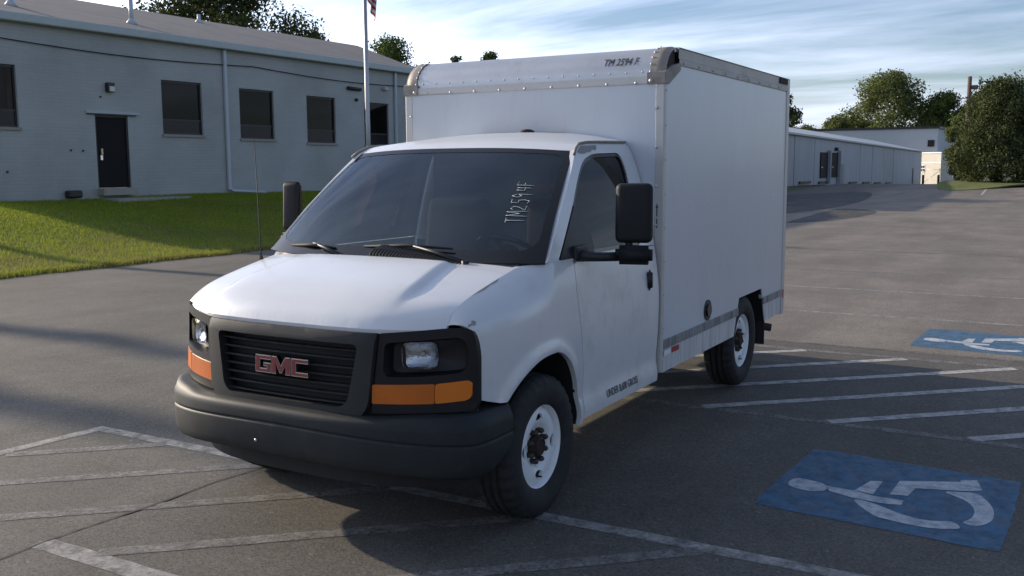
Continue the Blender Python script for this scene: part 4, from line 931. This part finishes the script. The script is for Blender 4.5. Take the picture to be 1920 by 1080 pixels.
# filler below lamps
for sg in (1, -1):
    rows = [[(face_x(y, .7)-.02, sg*y, z) for z in (.72, .60)] for y in np.linspace(.4, .95, 8)]
    V, F = grid_mesh(rows); mesh_obj('lower_filler', V, F, 'dark', TK)

# bumper
PLAN = [(y, x) for y, x in ((0, .945), (.25, .941), (.45, .925), (.62, .892), (.76, .842), (.86, .790), (.93, .735), (.975, .680), (.998, .620), (1.006, .55), (1.006, .46), (1.006, .36))]
PL = spline(PLAN, 4); PL = [(-y, x) for y, x in PL[:0:-1]]+PL
SEC = [(-.16, .690), (-.10, .687), (-.045, .682), (-.022, .678), (-.008, .670), (-.001, .656), (.002, .64), (.003, .612), (.003, .603), (-.003, .601), (-.003, .597), (.003, .594), (.004, .585), (.004, .54), (.002, .485), (-.005, .455), (-.016, .438), (-.045, .431), (-.12, .434)]
rows = []
for i, (y, x) in enumerate(PL):
    a = np.array(PL[max(0, i-1)]); b = np.array(PL[min(len(PL)-1, i+1)]); t_ = (b-a)/np.linalg.norm(b-a); n_ = np.array((-t_[1], t_[0])); n_ = n_ if n_[1]*1.0+n_[0]*np.sign(y)*.5 > 0 else -n_
    k = min(1, abs(y)/.98)**2; row = []
    for (o_, z) in SEC:
        zz_ = z-k*(.02 if z > .62 else .045 if z > .5 else .045)
        if z > .66 and o_ < -.02: zz_ += .03*sst((abs(y)-.55)/.2)*k
        px_, py_ = x+n_[1]*o_, y+n_[0]*o_
        if abs(y) > 1.0 and x < .62:
            w_ = (.62-x)/.26; xe = .355+max(0, .50-zz_)*2.0; px_ = .62+n_[1]*o_+(xe-.62)*w_
        row.append((px_, py_, zz_))
    rows.append(row)
V, F = grid_mesh(rows)
bump = mesh_obj('bumper', V, [f[::-1] for f in F], 'grey_plastic', TK, True)
mesh_obj('valance', [(x*.90-.05, y*.86, z) for (y, x) in PL[::3] for z in (.45, .315)], [[2*i, 2*i+1, 2*i+3, 2*i+2] for i in range(len(PL[::3])-1)], 'dark', TK)
bm = bmesh.new(); dome_bm(bm, (.949, -.12, .50), (1, 0, 0), .008, .004); bm_obj('bumper_clip', bm, 'chrome', bump)

# wheels
def treadr(r, y, k):
    if r > .345 and abs(y) > .055 and (k//2) % 2: return r-.009
    if r > .37 and .02 < abs(y) < .05 and (k//2) % 2: return r-.004
    return r
TP = [(.214, .085), (.222, .103), (.245, .114), (.285, .124), (.325, .121), (.348, .112), (.362, .103), (.374, .092), (.378, .06), (.379, .052), (.367, .050), (.367, .040), (.380, .038), (.381, .012), (.368, .010), (.368, -.010), (.381, -.012), (.380, -.038), (.367, -.040), (.367, -.050), (.379, -.052), (.378, -.06), (.374, -.092), (.362, -.103), (.325, -.121), (.285, -.124), (.222, -.103), (.212, -.09)]
def make_wheel():
    wroot = bpy.data.objects.new('wheel', None); C.objects.link(wroot); wroot.parent = TK; wroot.empty_display_size = .1
    V, F = lathe_y(TP, 140, treadr); ty = mesh_obj('tyre', V, F, 'rubber', wroot, True)
    V, F = lathe_y([(.205, -.09), (.205, .03), (.207, .06), (.210, .080), (.214, .092), (.221, .098), (.2245, .094), (.222, .086), (.214, .080)], 64)
    rm = mesh_obj('rim', V, F, 'rim_white', wroot, True)
    dy = pch([(.03, .046), (.06, .047), (.088, .050), (.108, .064), (.126, .078), (.15, .083), (.175, .081), (.195, .072), (.2065, .062)])
    circ = [(.2065*math.cos(2*math.pi*k/72), .2065*math.sin(2*math.pi*k/72)) for k in range(72)]
    holes = []
    for q in range(4):
        a = R(90*q+2); ho = []
        for k in range(16):
            b_ = 2*math.pi*k/16; rr = .150+.026*math.sin(b_)*(1 if math.sin(b_) > 0 else .8); tg = .037*math.cos(b_)*(1.0 if math.sin(b_) < .3 else .85)
            ho.append((rr*math.cos(a)-tg*math.sin(a), rr*math.sin(a)+tg*math.cos(a)))
        holes.append(ho)
    hub_h = [(.045*math.cos(2*math.pi*k/24), .045*math.sin(2*math.pi*k/24)) for k in range(24)]
    bm_obj('wheel_disc', drape(circ, lambda a, b: (a, dy(math.hypot(a, b)), b), holes+[hub_h], .018, (0, 1, 0), .014), 'rim_white', wroot)
    V, F = lathe_y([(.062, .040), (.060, .066), (.054, .074), (.050, .094), (.038, .100), (.030, .093), (.0, .093)], 24); mesh_obj('hub', V, F, 'rust', wroot)
    for k in range(8):
        a = 2*math.pi*(k+.5)/8; cxk, czk = .0825*math.cos(a), .0825*math.sin(a)
        bm = tube_bm(bmesh.new(), [(cxk, .046, czk), (cxk, .086, czk), (cxk, .093, czk)], [.0145, .0145, .008], 6); bmesh.ops.recalc_face_normals(bm, faces=bm.faces[:])
        bm_obj('lug_nut', bm, 'lug', wroot)
    V, F = lathe_y([(.204, -.05), (.15, -.03), (.0, -.03)], 32); mesh_obj('brake_drum', V, F, 'chassis', wroot)
    tube('valve_stem', [(.0, .070, -.165), (.014, .104, -.158)], .005, 'rubber', wroot, 6)
    return wroot
w0 = make_wheel(); w0.location = (0, .875, .378); w0.rotation_euler = (0, 0, R(0))
for (x, y, rz) in ((-3.53, .875, 0), (0, -.875, 180), (-3.53, -.875, 180)):
    wc = copy_tree(w0, TK); wc.location = (x, y, .378); wc.rotation_euler = (0, R(7 if rz == 0 else 33), R(rz))

# door mirrors
for sg in (1, -1):
    mr_ = bpy.data.objects.new('door_mirror', None); C.objects.link(mr_); mr_.parent = TK; mr_.empty_display_size = .1
    mrot = Matrix.Translation((-.60, sg*1.228, 0)) @ Matrix.Rotation(R(15 if sg > 0 else 4), 4, 'Z') @ Matrix.Translation((.60, -sg*1.228, 0))
    _done = len(mr_.children)
    bm = box_bm(-.645, -.560 if sg > 0 else -.575, sg*1.122 if sg > 0 else -1.333, 1.333 if sg > 0 else -1.122, 1.412, 1.738)
    for v in bm.verts:
        if v.co.x > -.6: v.co.x -= .018*(1 if v.co.z > 1.6 else 0); v.co.y = sg*(1.228+(sg*v.co.y-1.228)*.93)
    bmesh.ops.bevel(bm, geom=bm.edges[:], offset=.032, segments=5, affect='EDGES', profile=.5); bm_obj('housing', bm, 'mirror_shell', mr_, True)
    bm = box_bm(-.645, -.55, min(sg*1.13, sg*1.331), max(sg*1.13, sg*1.331), 1.294, 1.398); bmesh.ops.bevel(bm, geom=bm.edges[:], offset=.022, segments=4, affect='EDGES'); bm_obj('lower_housing', bm, 'mirror_shell', mr_, True)
    box('mirror_glass', -.656, -.651, sg*1.15, sg*1.305, 1.44, 1.71, 'mirror', mr_); box('spot_glass', -.651, -.646, sg*1.15, sg*1.31, 1.315, 1.378, 'mirror', mr_)
    if sg < 0: mrot = mrot @ Matrix.Translation((0, -1.272, 0)) @ Matrix.Scale(.66, 4, (0, 1, 0)) @ Matrix.Translation((0, 1.235, 0))
    for ch in mr_.children: ch.matrix_local = mrot
    bm = tube_bm(bmesh.new(), [(-.44, sg*.955, 1.345), (-.50, sg*1.05, 1.335), (-.585, sg*1.16, 1.335)], [.036, .026, .026], 10); tube_bm(bm, [(-.60, sg*1.20, 1.37), (-.60, sg*1.20, 1.45)], .022, 8)
    bmesh.ops.recalc_face_normals(bm, faces=bm.faces[:]); bm_obj('arm', bm, 'black_plastic', mr_)
    box('arm_base', -.53, -.385, sg*.945, sg*.985, 1.325, 1.40, 'black_plastic', mr_, .012, 2)

box('light_leak_block', -1.600, -1.562, -.92, .92, .46, 1.30, 'dark', TK); box('light_leak_block', -1.600, -1.562, -.74, .74, 1.301, 1.93, 'dark', TK)  # dark filler added to stop sun leaking between cab and box
# cabin interior
box('dashboard', -.42, -.02, -.84, .84, 1.02, 1.245, 'dash', TK, .05, 3)
box('instrument_hood', -.50, -.28, .22, .66, 1.22, 1.315, 'dash', TK, .035, 3)
box('cab_floor', -1.55, .0, -.90, .90, .50, .60, 'interior', TK); box('firewall', -.06, -.03, -.88, .88, .55, 1.26, 'dark', TK)
bm = box_bm(-1.555, -1.535, -.74, .74, .6, 1.93); bm_obj('partition', bm, 'interior_light', TK)
for y0 in (.40, -.40):
    st = bpy.data.objects.new('seat', None); C.objects.link(st); st.parent = TK; st.empty_display_size = .1
    box('cushion', -1.20, -.68, y0-.25, y0+.25, .85, 1.02, 'seat', st, .05, 3, True)
    bm = box_bm(-1.32, -1.18, y0-.24, y0+.24, .98, 1.62, .06, 3)
    for v in bm.verts: v.co.x -= (v.co.z-1.0)*.18
    bm_obj('backrest', bm, 'seat', st, True); box('headrest', -1.50, -1.38, y0-.13, y0+.13, 1.64, 1.83, 'seat', st, .04, 3, True)
# steering wheel
sw = bmesh.new(); cs = Vector((-.60, .43, 1.335)); ax = Vector((-.50, 0, .86)).normalized(); a_ = Vector((0, 1, 0)); b_ = ax.cross(a_)
ring = [cs+(a_*math.cos(2*math.pi*k/36)+b_*math.sin(2*math.pi*k/36))*.19 for k in range(37)]; tube_bm(sw, ring, .016, 8, False)
for k in (0, 12, 24): tube_bm(sw, [cs, cs+(a_*math.cos(2*math.pi*(k+3)/36)+b_*math.sin(2*math.pi*(k+3)/36))*.18], .014, 6)
tube_bm(sw, [cs+ax*.02, cs-ax*.35], [.06, .035], 10)
bm_obj('steering_wheel', sw, 'gloss_black', TK)
box('interior_mirror', -.66, -.63, -.13, .13, 1.77, 1.84, 'black_plastic', TK, .015, 2)
box('visor_sticker', -.80, -.795, .50, .64, 1.70, 1.725, 'red_refl', TK)

# ------------------------------------------------------------------ cargo box
CB = bpy.data.objects.new('cargo_box', None); C.objects.link(CB); CB.parent = TK; CB.empty_display_size = .3
BF, BR, BW, ZB, ZR, ZT = -1.585, -4.712, 1.012, .465, .685, 2.60
ZS = 2.40
NX = lambda th: (BF-.215+.211*math.cos(th), ZS+.197*math.sin(th))
mesh_obj('front_panel', [(BF+.0, -.955, .62), (BF, .955, .62), (BF, .955, 2.37), (BF, -.955, 2.37)], [(0, 1, 2, 3)], 'panel', CB)
ARC_R = [(-4.105, ZB), (-3.975, .768), (-3.318, .762), (-3.205, ZB)]
for sg in (1, -1):
    y = sg*(BW-.004)
    up_ = [(BF-.045, ZR-.01), (-3.286, ZR-.01), (-3.318, .762), (-3.975, .768), (-4.008, ZR-.01), (BR+.085, ZR-.01), (BR+.085, 2.50), (BF-.27, 2.50), (BF-.06, 2.365), (BF-.045, 2.36)]
    bm_obj('side_panel', drape(up_, lambda a, b: (a, y, b), step=.6, out=(0, sg, 0), rim=.03), 'panel', CB)
    for a, b, pl in (('rub_rail', 'rub_rail', None),):
        for x0, x1 in ((BF-.046, -3.292), (-4.012, BR+.085)):
            box('rub_rail', x1, x0, sg*(BW-.012), sg*(BW+.004), .622, ZR, 'rub_rail', CB, .003, 1)
            n_ = max(1, int(abs(x1-x0)/.30))
            bm = bmesh.new()
            for k in range(n_):
                xx = x0+(x1-x0)*(k+.5)/n_; box_bm(xx-.012, xx+.012, min(sg*(BW+.002), sg*(BW+.008)), max(sg*(BW+.002), sg*(BW+.008)), .628, ZR-.004, bm=bm)
            stuff(bm_obj('rail_clips', bm, 'rub_rail', CB))
    for poly in ([(BF-.046, ZB), (BF-.046, .618), (-3.264, .618), (-3.205, ZB)], [(-4.105, ZB), (-4.04, .618), (BR+.085, .618), (BR+.085, ZB)]):
        bm_obj('skirt', drape(poly, lambda a, b: (a, sg*(BW-.006), b), step=.5, out=(0, sg, 0), rim=.03), 'skirt', CB)
    # corner posts
    for x0, x1, yy0, z0, z1 in ((BF+.003, BF-.042, .954, .475, 2.372), (BR+.085, BR-.004, .93, ZB-.01, 2.605)):
        po = box('corner_post', x1, x0, sg*yy0, sg*(BW+.004), z0, z1, 'post', CB, .006, 2)
    # top rail: upper lip leaning out, lower flange
    rows = [[(x, sg*(BW+dy), z) for dy, z in ((.005, 2.488), (.006, 2.525), (.0, 2.530), (.0, 2.592), (.008, 2.600), (-.03, 2.606))] for x in (BF-.255, BR+.06)]
    V, F = grid_mesh(rows); mesh_obj('top_rail', V, F, 'rail_grey', CB)
    if sg > 0: box('torn_seal', BR+.10, BR+.36, BW+.0035, BW+.010, 2.545, 2.590, 'rust', CB)
    # cast corner cap over the nose end
    rows = []
    for y_ in (.915, .955, .985, 1.008, 1.018):
        inn = .0 if y_ < 1.0 else .012; r_ = []
        for k in range(9):
            th = math.pi/2*k/8; sc = 1.03-.02*(y_ > 1.0); xx, zz_ = BF-.215+.211*sc*math.cos(th)-inn*math.cos(th), ZS+.197*sc*math.sin(th)-inn*math.sin(th); r_.append((xx, sg*y_, zz_))
        rows.append(r_)
    V, F = grid_mesh(rows); cc = mesh_obj('corner_cap', V, F, 'cast', CB, True)
    V = [(BF-.24, sg*.99, 2.40)]+[(BF-.24+.236*math.cos(math.pi/2*k/8), sg*.99, ZS+.197*math.sin(math.pi/2*k/8)) for k in range(9)]
    mesh_obj('cap_recess', V, [(0, k, k+1) for k in range(1, 9)], 'chassis', cc)
    bm = bmesh.new(); pr = [(BF+.012, 2.350), (BF+.012, 2.425), (BF-.10, 2.47), (BF-.265, 2.50), (BF-.27, 2.455), (BF-.055, 2.350)]
    a0 = [bm.verts.new((x, sg*.975, z)) for x, z in pr]; b0 = [bm.verts.new((x, sg*1.024, z)) for x, z in pr]
    bm.faces.new(a0); bm.faces.new(b0[::-1])
    for k in range(6): bm.faces.new([a0[k], b0[k], b0[(k+1) % 6], a0[(k+1) % 6]])
    box_bm(BF+.001, BF+.014, sg*.90 if sg > 0 else -1.022, 1.022 if sg > 0 else -.90, 2.352, 2.424, bm=bm)
    bmesh.ops.recalc_face_normals(bm, faces=bm.faces[:]); bm_obj('cap_bracket', bm, 'cast', CB)
# nose
rows = [[(NX(math.pi/2*k/12)[0], y_, NX(math.pi/2*k/12)[1]) for k in range(13)] for y_ in np.linspace(-.925, .925, 5)]
V, F = grid_mesh(rows); mesh_obj('nose_cap', V, F, 'aluminium', CB, True)
rows = [[(BF+.003, y_, 2.352), (BF+.006, y_, 2.358), (BF+.006, y_, ZS+.002), (BF-.012, y_, ZS+.004)] for y_ in (-.93, .93)]
V, F = grid_mesh(rows); mesh_obj('nose_flange', V, F, 'post', CB)
def nose_pt(a, b):
    z = 2.482+b*.047; th = math.asin((z-ZS)/.197); return (BF-.215+.211*math.cos(th)+.0025, .579+a*.24, z+.001)
V, F = text_flat('TM 2594 F', shear=.10, space=1.06)
VV = []; FF = []
for k, da in enumerate((-.006, 0, .006)):            # three slightly shifted layers make the strokes bold
    n0 = len(VV); VV += [tuple(np.array(nose_pt(a+da, b))+np.array((.0006*k, 0, 0))) for a, b in V]; FF += [[n0+i for i in f_] for f_ in F]
mesh_obj('lettering', VV, FF, 'letter', CB)
box('roof_sheet', BR, BF-.21, -1.0, 1.0, 2.57, 2.598, 'aluminium', CB)
box('floor', BR, BF-.01, -.67, .67, .56, .62, 'chassis', CB)
box('rear_door', BR-.012, BR+.02, -.95, .95, .5, 2.58, 'panel', CB)
bm = bmesh.new()
for k in range(16): dome_bm(bm, (NX(.06)[0]+.002, -.86+k*.1147, NX(.16)[1]), (1, 0, .2), .0058, .004)
for k in range(9): dome_bm(bm, (BF+.006, -.82+k*.205, 2.362), (1, 0, 0), .0115, .007)
for sg in (1, -1):
    for z in (.60, .80, 1.0, 1.2, 1.45, 1.7, 1.95, 2.2): dome_bm(bm, (BF+.003, sg*.966, z), (1, 0, 0), .012, .009)
    for z in np.arange(.55, 2.35, .22): dome_bm(bm, (BF-.030, sg*(BW+.004), z), (0, sg, 0), .008, .006)
    for x in np.arange(BF-.34, BR+.1, -.30): dome_bm(bm, (x, sg*(BW+.006), 2.506), (0, sg, 0), .012, .009)
    for k in range(6): th = .15+k*.25; dome_bm(bm, (NX(th)[0]+.008*math.cos(th), sg*.917, NX(th)[1]+.008*math.sin(th)), (math.cos(th), 0, math.sin(th)), .008, .005)
    dome_bm(bm, (BF+.014, sg*.925, 2.372), (1, 0, 0), .014, .008)
    for x in np.arange(BF-.5, BR+.2, -.42):
        dome_bm(bm, (x, sg*(BW-.004), 1.55), (0, sg, 0), .006, .003); dome_bm(bm, (x, sg*(BW-.004), 1.02), (0, sg, 0), .006, .003)
stuff(bm_obj('rivets', bm, 'post', CB))
# fuel filler, arrows, reflectors
bm = bmesh.new(); tube_bm(bm, [(-2.53, BW-.02, .768), (-2.53, BW+.004, .768)], .078, 24); bmesh.ops.recalc_face_normals(bm, faces=bm.faces[:]); ff = bm_obj('fuel_filler', bm, 'black_plastic', CB)
tube('filler_cap', [(-2.53, BW+.003, .768), (-2.53, BW+.016, .768)], .048, 'gloss_black', CB, 16)
mesh_obj('reflector', [(-1.775, BW+.003, .576), (-1.925, BW+.003, .576), (-1.925, BW+.003, .612), (-1.775, BW+.003, .612)], [(0, 1, 2, 3)], 'red_refl', CB)
mesh_obj('reflector', [(-1.64, BW+.003, .576), (-1.772, BW+.003, .576), (-1.772, BW+.003, .612), (-1.64, BW+.003, .612)], [(0, 1, 2, 3)], 'rim_white', CB)
mesh_obj('reflector', [(BR+.07, BW+.006, .60), (BR+.02, BW+.006, .60), (BR+.02, BW+.006, .68), (BR+.07, BW+.006, .68)], [(0, 1, 2, 3)], 'red_refl', CB)
bm = bmesh.new()
for pl in ([(.971, 1.505), (.979, 1.505), (.979, 1.56), (.985, 1.56), (.975, 1.59), (.965, 1.56), (.971, 1.56)], [(.971, 1.43), (.979, 1.43), (.979, 1.49), (.971, 1.49)]):
    bm.faces.new([bm.verts.new((BF+.0045, a, b)) for a, b in pl])
bm_obj('arrow_decal', bm, 'letter', CB)
# chassis
for sg in (1, -1):
    box('frame_rail', -4.65, .55, sg*.36, sg*.46, .42, .56, 'chassis', TK)
    bm = box_bm(-4.13, -4.118, min(sg*.70, sg*1.0), max(sg*.70, sg*1.0), .25, .70); bm_obj('mud_flap', bm, 'rubber', TK)
    box('wheel_housing', -4.10, -3.20, sg*.70, sg*.68, .40, .80, 'dark', TK); box('wheel_housing_top', -4.08, -3.22, sg*.70, sg*1.0, .775, .79, 'dark', TK)
    mesh_obj('wheel_housing_end', [(-3.21, sg*.68, ZB), (-3.325, sg*.68, .77), (-3.325, sg*1.0, .77), (-3.21, sg*1.0, ZB)], [(0, 1, 2, 3)], 'dark', TK)
    mesh_obj('wheel_housing_end', [(-4.10, sg*.68, ZB), (-3.97, sg*.68, .77), (-3.97, sg*1.0, .77), (-4.10, sg*1.0, ZB)], [(0, 1, 2, 3)], 'dark', TK)
tube('rear_axle', [(-3.53, -.8, .378), (-3.53, .8, .378)], .06, 'chassis', TK, 10); tube('front_axle', [(0, -.8, .36), (0, .8, .36)], .05, 'chassis', TK, 10)
box('fuel_tank', -2.9, -1.9, -.2, .34, .36, .58, 'chassis', TK, .04, 2); box('engine_sump', -.9, .5, -.34, .34, .30, .60, 'chassis', TK, .05, 2)
tube('exhaust_pipe', [(-2.8, .55, .45), (-4.1, .60, .44), (-4.30, .70, .40), (-4.42, .98, .355)], .036, 'chassis', TK, 10)
box('step_bumper', BR-.30, BR-.02, -.85, .85, .44, .52, 'chassis', TK, .015, 1)
box('running_rail', -1.50, -.46, .90, .955, .40, .44, 'dark', TK)
